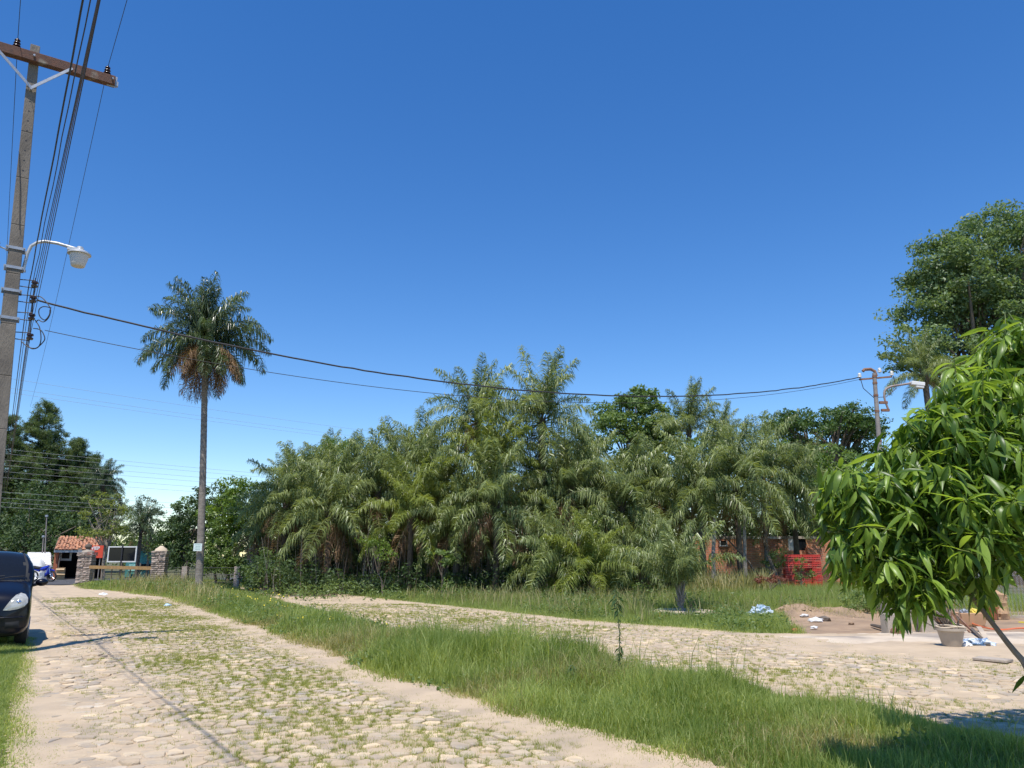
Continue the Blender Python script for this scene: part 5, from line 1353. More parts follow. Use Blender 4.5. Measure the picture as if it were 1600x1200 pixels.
mb = MB(); g = random.Random(55)
for i in range(420):
    px = g.uniform(405, 1080); Y = g.uniform(32.5, 38); x = P(px, 900, Y).x; h = g.uniform(1.0, 2.8); dx = g.gauss(0, .25)
    mb.tube([(x, Y, -.05), (x + dx * .4, Y, h * .5), (x + dx, Y + g.gauss(0, .1), h)], [g.uniform(.012, .04), .012, .006], 4, g.randrange(2), False)
tag(mb.build('thin_stems', [M['darktrunk'], M['palmtrunk']]), 'thin upright stems and hanging vines in the shade under the grove', 'stems', kind='stuff')
# clover and broad weeds in patches on the near verge
cs = []
g = np.random.default_rng(91)
for i in range(1500):
    y = g.uniform(6.3, 20); x = g.uniform(float(interp(RR, y)), float(interp(LL, y)))
    if float(fbm(np.array([x]), np.array([y]), 1.1, 93)[0]) > .57: cs.append((x, y, float(gz(x, y)) + .05 + .05 * g.random()))
thicket('verge_clover', 'low broad-leaved weeds in patches among the verge grass', cs, 9, .11, .045, M['weed'], 92, 'weeds', .6, .5)
fs = []
for i in range(60):
    y = g.uniform(15, 30); x = g.uniform(float(interp(RR, y)) + .5, float(interp(LL, y)) - .5); fs.append((x, y, float(gz(x, y)) + .26))
thicket('verge_flowers', 'tiny yellow flowers dotted over the far verge', fs, 2, .12, .035, mat('yellow_petals', (.75, .6, .05), None, .6), 94, 'flowers', .9, .3)
cs = []
for i in range(1300):
    y = g.uniform(17, 29); x = g.uniform(float(interp(LU, y)) + .6, 13)
    if float(fbm(np.array([x]), np.array([y]), 1.6, 97)[0]) > .5 and not bool(in_yard(np.array([x]), np.array([y]))[0]) and (x < float(interp(YL, y)) - .1 or y > 22.6) and math.hypot((x - 4.75) / 1.2, (y - 21.9) / 1.5) > 1:
        cs.append((x, y, .10 + .28 * g.random() * float(np.clip((x - float(interp(LU, y))) / 2.5, 0, 1))))
thicket('field_weeds', 'mixed leafy weeds in clumps among the rough grass beyond the side lane', cs, 22, .22, .075, M['weed'], 98, 'weeds', .35, .8)
p = scatter(-4, 12, 19, 30, 26, lambda x, y: (x > interp(LU, y) + .8) & ((x < interp(YL, y) - .2) | (y > 22.6)) & (np.hypot((x - 4.75) / 1.2, (y - 21.9) / 1.5) > 1))
a = blades('', p, rng.uniform(.3, .75, len(p)), rng.uniform(.012, .03, len(p)), None, .3, np.full(len(p), .45), lambda x, y: x * 0, True, .3)
tag(ob('field_stalks', npmesh('field_stalks', a[0], a[1], M['grassd'], a[2])), 'taller yellow-green stalks scattered in the rough grass beyond the side lane', 'grass', kind='stuff')
# ------------------------------------------------------------ brick house behind the palms
M['brick'] = bpy.data.materials.new('brickwork'); m_ = M['brick']; m_.use_nodes = True; N = m_.node_tree.nodes; L = m_.node_tree.links
bt = N.new('ShaderNodeTexBrick'); bt.inputs['Color1'].default_value = (.46, .19, .10, 1); bt.inputs['Color2'].default_value = (.36, .14, .075, 1); bt.inputs['Mortar'].default_value = (.34, .25, .18, 1)
bt.inputs['Scale'].default_value = 1; bt.inputs['Brick Width'].default_value = .26; bt.inputs['Row Height'].default_value = .085; bt.inputs['Mortar Size'].default_value = .012
tc = N.new('ShaderNodeTexCoord'); sx_ = N.new('ShaderNodeSeparateXYZ'); cx_ = N.new('ShaderNodeCombineXYZ'); L.new(tc.outputs['Object'], sx_.inputs[0]); L.new(sx_.outputs[0], cx_.inputs[0]); L.new(sx_.outputs[2], cx_.inputs[1]); L.new(cx_.outputs[0], bt.inputs['Vector'])
ns = N.new('ShaderNodeTexNoise'); ns.inputs['Scale'].default_value = 1.3; L.new(tc.outputs['Object'], ns.inputs['Vector'])
mx = N.new('ShaderNodeMix'); mx.data_type = 'RGBA'; mx.blend_type = 'MULTIPLY'; mx.inputs['Factor'].default_value = .5; L.new(bt.outputs[0], mx.inputs['A']); L.new(ns.outputs['Color'], mx.inputs['B'])
mg = N.new('ShaderNodeMix'); mg.data_type = 'RGBA'; mg.blend_type = 'MULTIPLY'; mg.inputs['Factor'].default_value = 1; L.new(mx.outputs['Result'], mg.inputs['A']); mg.inputs['B'].default_value = (1.9, 1.8, 1.7, 1)
L.new(mg.outputs['Result'], N['Principled BSDF'].inputs['Base Color']); N['Principled BSDF'].inputs['Roughness'].default_value = .9
bp = N.new('ShaderNodeBump'); bp.inputs['Strength'].default_value = .8; bp.inputs['Distance'].default_value = .02; L.new(bt.outputs['Fac'], bp.inputs['Height']); bp.invert = True; L.new(bp.outputs[0], N['Principled BSDF'].inputs['Normal'])
YB = 38.5
bx0, bx1 = P(1088, 880, YB).x, P(1395, 880, YB).x; zb = HT(842, YB)
bh = thing('brick_house', 'low orange brick house half hidden behind the palms', 'house', ((bx0 + bx1) / 2, YB, 0)); bw = (bx1 - bx0) / 2; bcx = (bx0 + bx1) / 2
def hxp(px): return P(px, 880, YB).x - bcx
def wallseg(mb, x0, x1, z0, z1): mb.box(((x0 + x1) / 2, .1, (z0 + z1) / 2), (x1 - x0, .2, z1 - z0))
mb = MB(); wx0, wx1 = hxp(1126), hxp(1138); wz0, wz1 = HT(853.5, YB), HT(845, YB); dx0, dx1 = hxp(1234), hxp(1262)
wallseg(mb, -bw, wx0, 0, zb); wallseg(mb, wx0, wx1, 0, wz0); wallseg(mb, wx0, wx1, wz1, zb); wallseg(mb, wx1, dx0, 0, zb); wallseg(mb, dx0, dx1, 0, HT(860, YB)); wallseg(mb, dx0, dx1, HT(836, YB) - .1, zb) ; wallseg(mb, dx1, bw, 0, zb)
mb.box((0, 6, zb / 2), (2 * bw, .2, zb)); mb.box((-bw + .1, 3.05, zb / 2), (.2, 5.7, zb)); mb.box((bw - .1, 3.05, zb / 2), (.2, 5.7, zb)); mb.build('wall', M['brick'], bh)
mb = MB(); mb.box((0, 3, .05), (2 * bw - .5, 5.6, .1)); mb.box((0, 2.4, zb / 2), (2 * bw - .5, .1, zb - .1)); mb.build('shade_lining', M['dark'], bh)  # dark floor and mid-room panel stand in for indoor shade
mb = MB(); mb.box((0, 3.15, zb + .07), (2 * bw + .3, 6.34, .12)); mb.build('roof', M['concrete'], bh)
mb = MB(); mb.box((hxp(1200), -.06, zb + .04), (hxp(1225) - hxp(1180), .05, .08)); mb.build('eave_edge', M['white'], bh)
wf = MB(); cxw, czw = (wx0 + wx1) / 2, (wz0 + wz1) / 2; ww, wh = wx1 - wx0, wz1 - wz0
wf.box((cxw, -.02, wz0 + .02), (ww + .06, .08, .05)); wf.box((wx0 + .02, -.02, czw + .02), (.04, .08, wh - .05)); wf.box((wx1 - .02, -.02, czw + .02), (.04, .08, wh - .05)); wf_ = wf.build('window', M['white'], bh)
MB().box((cxw, .03, czw), (ww - .1, .02, wh - .1)).build('pane', M['darkglass'], wf_)
wf = MB(); z0, z1 = HT(860, YB), HT(836, YB) - .1
wf.box(((dx0 + dx1) / 2 - .22, .02, (z0 + z1) / 2), ((dx1 - dx0) * .48, .03, z1 - z0)); wf_ = wf.build('window', M['white'], bh)
MB().box(((dx0 + dx1) / 2 + .3, .06, (z0 + z1) / 2), ((dx1 - dx0) * .5, .03, z1 - z0)).build('pane', M['darkglass'], wf_)
MB().box((hxp(1265), -.14, zb * .42), (.34, .26, zb * .8)).build('buttress', M['brick'], bh)
# trunk leaning in front of the house
t = thing('leaning_log', 'dark bare leaning log propped in front of the brick house', 'log', (P(1222, 900, 32).x, 32, 0))
a = P(1222, 903, 32); b = P(1200, 868, 32); MB().tube([(0, 0, 0), b - Vector((a.x, 32, 0)) * 1.0 - Vector((0, 0, 0))], [.13, .06], 8).build('trunk', M['darktrunk'], t, True)
for px0, py0, px1, py1, Y, r, lab in ((1115, 905, 1117, 838, 31, .10, 'pale bare trunk left of the small white window'), (1165, 905, 1163, 835, 31.5, .09, 'mottled pale trunk right of the small white window')):
    a, b = P(px0, py0, Y), P(px1, py1 - 30, Y); t = thing('dead_tree', lab, 'tree trunk', (a.x, Y, 0), 0, 'bare trunks before the brick house')
    MB().tube([(0, 0, -.1), (.03, 0, b.z * .5), (b.x - a.x, 0, b.z)], [r, r * .8, r * .7], 8).build('trunk', M['palmtrunk'], t, True)
a, b = P(1185, 880, 32.2), P(1130, 835, 32.2)
t = thing('bare_branch', 'dark bare branch slanting down in front of the small white window', 'branch', (a.x, a.y, 0)); MB().tube([(0, 0, 0), (-.1, 0, a.z * .6), (-.35, 0, a.z), (b.x - a.x, 0, b.z)], [.05, .045, .04, .03], 6).build('limb', M['darktrunk'], t, True)

# red crates
def crate_mesh():
    mb = MB(); x, y, z = .36, .30, .26
    for zz, h in ((.02, .035), (.10, .05), (.18, .045), (.24, .035)):
        for s in (-1, 1):
            mb.box((0, s * y / 2, zz), (x, .012, h)); mb.box((s * x / 2, 0, zz), (.012, y - .012, h))
    for i in range(6):
        q = -x / 2 + i * x / 5
        for s in (-1, 1): mb.box((q, s * (y / 2 + .001), .13), (.014, .018, .22))
    for i in range(5):
        q = -y / 2 + i * y / 4
        for s in (-1, 1): mb.box((s * (x / 2 + .001), q, .13), (.018, .014, .22))
    return mb
cm = crate_mesh().mesh('basket', M['red']); bmn = MB()
for i in range(4): bmn.box((-.135 + i * .09, 0, .012), (.02, .28, .012))
for i in range(3): bmn.box((0, -.1 + i * .1, .014), (.33, .02, .012))
cb = bmn.mesh('base_grid', M['red']); gap_mb = MB()
for i in range(4):
    for j in range(3): gap_mb.lathe([(.034, .02), (.036, .15), (.03, .19), (.012, .23), (.012, .25), (0, .25)], 7, (-.126 + i * .084, -.09 + j * .09, 0))
gap_me = gap_mb.mesh('gap_filler', mat('crate_gap_shade', (.03, .012, .006), None, .15), True); cx0 = P(1254, 897, 33); g = random.Random(2)  # bottle-shaped dark filler, added to darken the gaps of the crates
cells = [(0, 0), (0, 1), (0, 2), (0, 3), (1, 3), (2, 3), (3, 3), (3, 0), (3, 1), (3, 2), (2.9, -.0)]
rows = ['bottom', 'second', 'third', 'top']; cols = ['left pillar', 'left of centre', 'right of centre', 'right pillar']
# the middle of the heap is filled too low by two crates that carry the top row
cells = [(0, 0), (0, 1), (0, 2), (0, 3), (1, 2), (2, 2), (1, 3), (2, 3), (3, 0), (3, 1), (3, 2), (3, 3), (1, 0), (2, 0), (1, 1), (2, 1)]
cells = [(a, b) for b in range(6) for a in range(4)]
rows = ['bottom', 'second', 'third', 'fourth', 'fifth', 'top']
for (cx, cz) in cells:
    back = .22 if (cx in (1, 2) and cz < 4) else 0
    t = thing('red_crate', 'red plastic bottle crate, %s row, %s of the stack before the brick house' % (rows[cz], cols[cx]), 'crate', (cx0.x - .57 + cx * .38 + g.uniform(-.01, .01), 33 + back + g.uniform(-.03, .03), cz * .275), g.uniform(-.05, .05), 'red crates stacked before the brick house')
    ob('basket', cm, t); ob('base_grid', cb, t); ob('gap_filler', gap_me, t)
for k, (px, cz, lab) in enumerate(((1322, 0, 'lowest red crate glimpsed through the mango leaves'), (1324, 1, 'middle red crate glimpsed through the mango leaves'), (1327, 2, 'third red crate glimpsed through the mango leaves'), (1326, 3, 'top red crate glimpsed through the mango leaves'), (1342, 0, 'red crate standing alone at the right of the glimpsed stack'))):
    b = P(px, 897, 33); t = thing('red_crate', lab, 'crate', (b.x, 33, cz * .275), .3 * (k % 2), 'red crates behind the mango leaves'); ob('basket', cm, t); ob('base_grid', cb, t); ob('gap_filler', gap_me, t)

# ------------------------------------------------------------ the yard on the right
# chain-link fence
fa, fb_ = Vector((16.2, 19.2, 0)), Vector((9.9, 21.9, 0)); fv = fb_ - fa; fl_ = fv.length; fu = fv.normalized()
cf = thing('chain_link_fence', 'grey chain-link fence with a dark post at the right edge behind the potted plants', 'fence', fa, math.atan2(fu.y, fu.x))
mb = MB(); dm = .085; nz = int(2.2 / dm); nx = int(fl_ / dm)
for i in range(nx):
    pts = [((i + .5 * (j % 2) + .5) * dm + .0, .004 * (1 if j % 2 else -1), .03 + j * dm * .58) for j in range(int(2.2 / (dm * .58)))]
    mb.tube(pts, .0032, 3, 0, False)
    pts = [((i + 1 - .5 * (j % 2)+ .0) * dm, -.004 * (1 if j % 2 else -1), .03 + j * dm * .58) for j in range(int(2.2 / (dm * .58)))]
    mb.tube(pts, .0032, 3, 0, False)
o = mb.build('mesh', M['galv'], cf); o['kind'] = 'stuff'
mb = MB(); mb.tube([(0, 0, 2.2), (fl_, 0, 2.2)], .02, 6); mb.tube([(0, 0, 1.1), (fl_, 0, 1.1)], .006, 5); mb.build('rail', M['galv'], cf)
pp = P(1556, 960, 20.6)
for x in (fl_ * .02, (Vector((pp.x, 20.5, 0)) - fa).dot(fu) - .02, fl_ * .99):
    MB().tube([(x, .02, -.1), (x, .02, 2.45)], .055, 10).build('post', mat('post_paint', (.05, .055, .075), (.035, .04, .05), .6, 5), cf, True)
MB().box((fl_ / 2, .05, .03), (fl_, .16, .14)).build('kerb', M['concrete'], cf)
V, F = grid(8, 26, 20, 34, .6, lambda x, y: .012 + 0 * x, lambda x, y: (x - fa.x) * fu.y - (y - fa.y) * fu.x > .15)
tag(ob('lawn_beyond_fence', npmesh('lawn_beyond_fence', V, F, M['ground'])), kind='structure')
p = scatter(9, 24, 20.2, 33, 260, lambda x, y: ((x - fa.x) * fu.y - (y - fa.y) * fu.x > .2) & in_view(x, y) & (x > 12 + (y - 21) * .2))
a = blades('', p, rng.uniform(.05, .14, len(p)), rng.uniform(.012, .026, len(p)), None, .5, np.full(len(p), .6), lambda x, y: x * 0 + .02, False, .2)
tag(ob('fenced_lawn_grass', npmesh('fenced_lawn_grass', a[0], a[1], M['grass'], a[2])), 'cut lawn seen through the chain-link fence', 'grass', kind='stuff')

def yp(px, py, z=.05): return G(px, py, z)
def pot(name, label, c, r0, r1, h, m, cat='pot', rim=.03):
    t = thing(name, label, cat, c); MB().lathe([(0, 0), (r0, 0), (r0 * 1.02, .01), (r1, h), (r1 + rim, h), (r1 + rim, h + .045), (r1 - .02, h + .045), (r1 - .04, h - .05), (0, h - .06)], 26).build('vessel', m, t, True); return t
M['plastic'] = mat('grey_plastic', (.42, .35, .27), (.36, .30, .235), .5, 4)
M['tanpl'] = mat('tan_plastic', (.60, .37, .20), (.52, .32, .18), .6, 4)
M['terra'] = mat('terracotta', (.50, .18, .08), (.40, .15, .07), .8, 6, .3)
c = yp(1488, 1010); pt = pot('tub', 'taupe plastic tub full of sticks on the ground before the fence', c, .15, .215, .27, M['plastic'], 'tub')
mb = MB(); mb.tube([(.23 * math.cos(a), .23 * math.sin(a), .335 + .012 * math.sin(3 * a)) for a in np.linspace(0, 2 * PI, 24)], .014, 6, 0, False); mb.tube([(.21 * math.cos(a), .21 * math.sin(a), .355 + .015 * math.sin(2 * a)) for a in np.linspace(0, 2 * PI, 24)], .012, 6, 0, False)
tag(mb.build('hose_coil', M['slab'], None), 'pale hose coiled on the rim of the taupe tub', 'hose').location = c
g = random.Random(12); sk = thing('stick_bundle', 'bundle of thin sticks and roots standing in the taupe tub', 'sticks', c + Vector((0, 0, .25)))
for i in range(46):
    a = g.uniform(0, 2 * PI); r = g.uniform(0, .13); h = g.uniform(.25, .75); q = Vector((math.cos(a) * r, math.sin(a) * r, -.06))
    e = q + Vector((g.gauss(-.16, .13), g.gauss(.02, .1), h)); md = q.lerp(e, .5) + Vector((g.gauss(0, .04), g.gauss(0, .04), 0))
    MB().tube([q, md, e], [.011, .009, .005], 5).build('stick', M['bark'] if i % 3 else mat('bright_stick', (.42, .24, .12), None, .8) if i == 0 else (M['rust'] if i % 2 else M['steelpole']), sk)
c = yp(1516, 977); pl = thing('planter', 'long tan plastic planter with rubbish in it, behind the leaning frame', 'planter', c, .05)
mb = MB(); 
PS = .62
V = [(-.40, -.16, 0), (.40, -.16, 0), (.40, .16, 0), (-.40, .16, 0), (-.52, -.21, .33), (.52, -.21, .33), (.52, .21, .33), (-.52, .21, .33), (-.48, -.17, .33), (.48, -.17, .33), (.48, .17, .33), (-.48, .17, .33), (-.44, -.15, .22), (.44, -.15, .22), (.44, .15, .22), (-.44, .15, .22)]
V = [(x * PS, y, z * .85) for x, y, z in V]
mb.add(V, [(3, 2, 1, 0)] + [(i, (i + 1) % 4, 4 + (i + 1) % 4, 4 + i) for i in range(4)] + [(4 + i, 4 + (i + 1) % 4, 8 + (i + 1) % 4, 8 + i) for i in range(4)] + [(8 + i, 8 + (i + 1) % 4, 12 + (i + 1) % 4, 12 + i) for i in range(4)] + [(12, 13, 14, 15)]); mb.build('trough', M['tanpl'], pl, bevel=.01)
yf = thing('yellow_rag', 'crumpled yellow plastic on top of the tan planter', 'rag', c + Vector((.12, 0, .29))); 
def crumple(parent, nm, s, m_, seed, loc=(0, 0, 0), sub=3):
    bm = bmesh.new(); bmesh.ops.create_icosphere(bm, subdivisions=sub, radius=1); g = random.Random(seed)
    for v in bm.verts: v.co = v.co * g.uniform(.7, 1.15); v.co = Vector((v.co.x * s[0], v.co.y * s[1], max(-.25, v.co.z) * s[2]))
    me = bpy.data.meshes.new(nm); bm.to_mesh(me); bm.free(); me.materials.append(m_); o = ob(nm, me, parent); o.location = loc; return o
crumple(yf, 'sheet', (.11, .09, .09), mat('yellow_plastic', (.72, .56, .10), None, .5), 3)
gr = thing('grey_rag', 'crumpled grey plastic on the left of the tan planter', 'rag', c + Vector((-.1, 0, .29))); crumple(gr, 'sheet', (.12, .1, .07), mat('grey_film', (.2, .22, .25), (.4, .42, .44), .4, 8), 4)
c = yp(1549, 968); tp = pot('terracotta_pot', 'small terracotta pot holding a bright feathery fern by the paper sack', c, .13, .165, .26, M['terra'], 'pot')
cs = []; g_ = np.random.default_rng(9)
fnn = thing('fern', 'bright yellow-green feathery fern spilling over the left of the terracotta pot', 'plant', c + Vector((0, 0, .26)))
for i in range(120):
    a = g_.uniform(0, 2 * PI); r = abs(g_.normal(0, .2)); cs.append((math.cos(a) * r - .20 + g_.normal(0, .08), math.sin(a) * r * .6 - .1, .26 - r * .5 + g_.normal(0, .07)))
V_, F_, T_ = leafcloud(cs, 46, .12, .05, 10, .9, .3, .16)
o = ob('foliage', npmesh('foliage', V_, F_, leafmat('fern', (.13, .22, .02), (.34, .46, .06), .5, .4), T_), fnn)
mb = MB(); g = random.Random(3)
for i in range(22): mb.tube([(0, 0, -.06), (g.gauss(-.1, .12), g.gauss(-.05, .08), .18), (g.gauss(-.25, .2), g.gauss(-.1, .1), g.uniform(.1, .4))], .004, 4)
mb.build('stems', M['petiole'], fnn)
c = yp(1563, 967); sk = thing('paper_sack', 'crumpled open brown paper sack standing against the chain-link fence', 'sack', c, .2)
mb = MB(); k = 26; g = random.Random(6); rows_ = []
jt = [[g.gauss(0, .012) for _ in range(k)] for _ in range(11)]
for jz in range(11):
    z = .68 * jz / 10; f = 1 + .10 * math.sin(jz * .9) * .5
    for i in range(k):
        a = 2 * PI * i / k; rx, ry = .20 * f, .14 * f
        zz = z + (.10 * math.cos(a - 2.6) if jz == 10 else .05 * math.cos(a - 2.6) * jz / 10)
        rows_.append((math.copysign(abs(math.cos(a)) ** .6, math.cos(a)) * (rx + jt[jz][i]), math.copysign(abs(math.sin(a)) ** .6, math.sin(a)) * (ry + jt[jz][i]), zz))
fs = [(j * k + i, j * k + (i + 1) % k, (j + 1) * k + (i + 1) % k, (j + 1) * k + i) for j in range(10) for i in range(k)]
mb.add(rows_, fs + [tuple(range(k - 1, -1, -1))]); o = mb.build('bag', mat('kraft_paper', (.52, .33, .19), (.43, .27, .15), .85, 6, .3), sk, True, ang=20)
so = o.modifiers.new('thickness', 'SOLIDIFY'); so.thickness = .006
MB().lathe([(0, .36), (.13, .36)], 16, (0, 0, 0)).build('contents', M['soil'], sk)
# rusty frame leaning
c = yp(1508, 992); c.z = .05; fr_ = thing('rusty_frame', 'rusty metal frame with two long bars leaning over beside the taupe tub', 'frame', c)
def rl(px, py, Y): return P(px, py, Y) - c
mb = MB(); Yq = c.y
for (a0, b0) in (((1487, 962), (1508, 997)), ((1494, 960), (1524, 992))):
    p0 = rl(*a0, Yq + .55); p1 = rl(*b0, Yq - .05); p1.z = max(p1.z, .015); MB().beam(p0, p1, .035, .03).build('bar', M['rust'], fr_)
for (a0, b0, f0, f1) in (((1505, 995), (1527, 993), 0, 0), ((1497, 975), (1510, 974), .3, .3), ((1512, 985), (1518, 990), .1, 0)):
    MB().beam(rl(*a0, Yq + f0), rl(*b0, Yq + f1), .025, .025).build('rung', M['rust'], fr_)
c = yp(1530, 1008); bn = thing('blue_tarp', 'crumpled blue and white plastic sheet on the ground right of the taupe tub', 'plastic sheet', c); crumple(bn, 'sheet', (.30, .18, .13), mat('blue_film', (.08, .16, .28), (.62, .68, .74), .4, 9, contrast=(.45, .55)), 8)
c = yp(1508, 1010); bn = thing('white_cloth', 'small white crumpled bag beside the taupe tub', 'bag', c); crumple(bn, 'sheet', (.12, .1, .07), M['white'], 9)
for k, (a0, b0, lab, m_) in enumerate((((1518, 990), (1545, 1010), 'dark plank slanting to the ground right of the frame', 'darktrunk'), ((1530, 985), (1543, 1002), 'pale weathered plank lying right of the frame', 'slab'), ((1525, 996), (1538, 1004), 'brown plank under the blue sheet', 'wood'))):
    a, b = yp(*a0), yp(*b0); a.z = .16 - .04 * k; b.z = .07; t = thing('plank', lab, 'plank', (a.x, a.y, a.z), 0, 'planks beside the rusty frame'); MB().beam(Vector((0, 0, 0)), b - a, .06 if k != 1 else .09, .02).build('board', M[m_], t)
# concrete blocks
def cblock(label, px, py, w_, d, h, rz, m_='concrete', name='concrete_block'):
    c = yp(px, py); c.z = .02; t = thing(name, label, 'block', c, rz); MB().box((0, d / 2, h / 2), (w_, d, h)).build('block', M[m_], t, bevel=.012); return t
cblock('low concrete block with a broken rod at the end of the log', 1408, 991, .50, .3, .42, .05)
cblock('square grey concrete post end hidden behind hanging mango leaves', 1396, 985, .2, .3, .95, 0)
cblock('pale concrete block behind the mango leaves, right of the dark board', 1455, 990, .34, .3, .42, -.05)
cblock('grey concrete slab standing behind the low block', 1418, 975, .6, .2, 1.0, .1)
c = yp(1441, 989); t = thing('board', 'dark weathered board standing between the concrete blocks', 'board', (c.x, c.y, .02)); MB().box((0, 0, .35), (.22, .05, .7), 0, 0, (0, -.12, 0)).build('plank', mat('dark_board', (.10, .085, .075), (.15, .13, .12), .9, 6, .4, stretch=(6, 1, 1)), t)
a, b = yp(1362, 978, .08), yp(1402, 990, .08); t = thing('log', 'short broken log lying at the edge of the dirt yard', 'log', (a.x, a.y, .1)); d = b - a; d.z = 0
MB().tube([(0, 0, 0), d * .5 + Vector((0, .05, .02)), d * .72], [.03, .045, .05], 7).build('branch', M['bark'], t, True); MB().tube([d * .70, d * 1.02], [.085, .08], 9).build('butt', M['rust'], t, True)
# orange hose
pts = [(1496, 962), (1510, 972), (1530, 980), (1550, 985), (1570, 986), (1590, 984), (1615, 984), (1640, 986)]
hp = smooth([yp(*q, .07) + Vector((0, 0, .03)) for q in pts], 5)
tag(MB().tube(hp, .017, 6).build('orange_hose', mat('hose_orange', (.72, .17, .06), None, .4), None, True), 'orange hose lying across the dirt before the planter', 'hose')
a, b = yp(1592, 972), yp(1625, 974); tag(MB().beam(a, b, .05, .03).build('yellow_stick', mat('yellow_paint', (.8, .65, .05), None, .5)), 'yellow painted stick on the dirt at the right edge', 'stick')
a, b = yp(1525, 1028, .05), yp(1578, 1033, .05); tag(MB().beam(a, b, .28, .04).build('concrete_strip', M['concrete'], None, bevel=.008), 'flat pale concrete strip lying in the dirt at the edge of the yard', 'slab')
# heap rubbish
hx = Vector((P(1185, 967, 20.6).x, 20.4, .12)); t = thing('blue_bag', 'crumpled pale blue plastic bag in the grass left of the dirt heap', 'bag', hx); fm_ = mat('blue_bag_film', (.22, .34, .48), (.60, .66, .70), .35, 9, trans=.0, contrast=(.42, .58)); crumple(t, 'bag', (.30, .18, .19), fm_, 21, (0, 0, .06)); crumple(t, 'bag_tail', (.2, .14, .12), fm_, 22, (-.25, -.1, -.03))
for k, (px, py, s, lab) in enumerate(((1275, 968, .14, 'white crumpled plastic on the right slope of the dirt heap'), (1257, 962, .09, 'small grey-white scrap higher on the dirt heap'), (1272, 979, .07, 'white pebble-like scrap below the crumpled plastic'))):
    c = yp(px, py, .1); c.z = float(yard_z(np.array([c.x]), np.array([c.y]))[0]) + .03; t = thing('plastic_scrap', lab, 'litter', c, 0, 'white litter on the dirt heap'); crumple(t, 'film', (s * 1.3, s, s * .6), M['white'], 30 + k, (0, 0, 0), 2)
for k, (px, py, s, lab) in enumerate(((1289, 966, .17, 'brown broken stump lump right of the white plastic'), (1238, 955, .10, 'stone on top of the dirt heap'), (1242, 983, .10, 'flat orange-brown stone at the foot of the dirt heap'), (1222, 958, .08, 'smaller stone on the left crest of the dirt heap'), (1330, 972, .07, 'small dark clod right of the heap'))):
    c = yp(px, py, .1); c.z = float(yard_z(np.array([c.x]), np.array([c.y]))[0]) + .03; o = ob('rock', rockmesh(60 + k, s)); o.data.materials.append(M['terra' if k == 2 else 'soil' if k else 'bark']); o.location = c; tag(o, lab, 'stone', 'stones on the dirt heap')
g = random.Random(15); rv = []; bmx = MB()
for i in range(420):
    x = g.gauss(8.9, 1.7); y = g.gauss(21.3, .7)
    if x < float(interp(YL, y)) or y > 22.8: continue
    z = float(yard_z(np.array([x]), np.array([y]))[0]); r = .015 + .05 * g.random() ** 3
    q = [(x + math.cos(a) * r * g.uniform(.7, 1.3), y + math.sin(a) * r * g.uniform(.7, 1.3), z - .01) for a in (0, 1.3, 2.6, 3.8, 5.1)]
    bmx.add(q + [(x + g.uniform(-.3, .3) * r, y, z + r * .8)], [(k, (k + 1) % 5, 5) for k in range(5)])
tag(bmx.build('dirt_clods', M['soil']), 'loose clods and rubble strewn over the dirt heap', 'dirt clods', kind='stuff')
p = np.stack([rng.normal(9.2, 1.9, 2600), rng.normal(21.6, .55, 2600)], 1); p = p[(p[:, 0] > interp(YL, p[:, 1]) - .1) & (p[:, 1] < 22.9) & (fbm(p[:, 0], p[:, 1], .5, 88) > .5)]
a = blades('', p, rng.uniform(.05, .26, len(p)), rng.uniform(.008, .014, len(p)), None, .8, np.full(len(p), .6), yard_z, False, .3)
tag(ob('heap_grass', npmesh('heap_grass', a[0], a[1], M['grassd'], a[2])), 'dry straggling grass over the back of the dirt heap', 'grass', kind='stuff')
# litter in the verge
for k, (px, py, s, m_, lab) in enumerate(((161, 929, .16, 'white', 'white plastic bag at the grass edge near the far end of the road'), (262, 946, .12, 'hose_b', 'pale blue scrap in the grass below the lone palm'))):
    c = G(px, py, .12); mm = M['white'] if m_ == 'white' else mat('pale_blue', (.45, .6, .7), None, .5); t = thing('plastic_scrap', lab, 'litter', c, 0, 'litter in the verge'); crumple(t, 'film', (s, s * .7, s * .5), mm, 40 + k, (0, 0, 0), 2)
# ------------------------------------------------------------ mango tree
mg_base = Vector((5.3, 5.7, 0)); mt = thing('mango_tree', 'glossy mango tree hanging its long leaves in from the right edge', 'tree', mg_base)
def leaf_mesh(seed, curl, fold, wv):
    n = 7; V = []; x = z = 0; an = .15
    for i in range(n + 1):
        t = i / n; w_ = .215 * math.sin(PI * min(1, t * 1.02 + .02) ** .85) ** .9 * .5 if 0 < i < n else .008
        w_ *= 1.0
        rip = wv * math.sin(i * 2.3 + seed)
        V += [(x, -w_ * math.cos(fold), z + w_ * math.sin(fold) + rip), (x, 0, z), (x, w_ * math.cos(fold), z + w_ * math.sin(fold) - rip)]
        an -= curl / n; x += math.cos(an) / n; z += math.sin(an) / n
    F = []
    for i in range(n):
        a = i * 3; F += [(a, a + 3, a + 4, a + 1), (a + 1, a + 4, a + 5, a + 2)]
    return np.array(V), np.array(F)
LMs = [leaf_mesh(i, c, f, .006) for i, (c, f) in enumerate(((.5, .35), (1.0, .4), (1.5, .3), (.2, .25), (1.9, .35), (.8, .55)))]
Lme = []
for i, (V, F) in enumerate(LMs):
    for tn in (.12, .42, .9): Lme.append(npmesh('leaf', V, F, M['mango'], np.full(len(V), tn), True))
g = random.Random(77)
def lb2(px, py, Y, r, rz, ry=None): c = P(px, py, Y - .35); return (c, r, ry or r, rz)
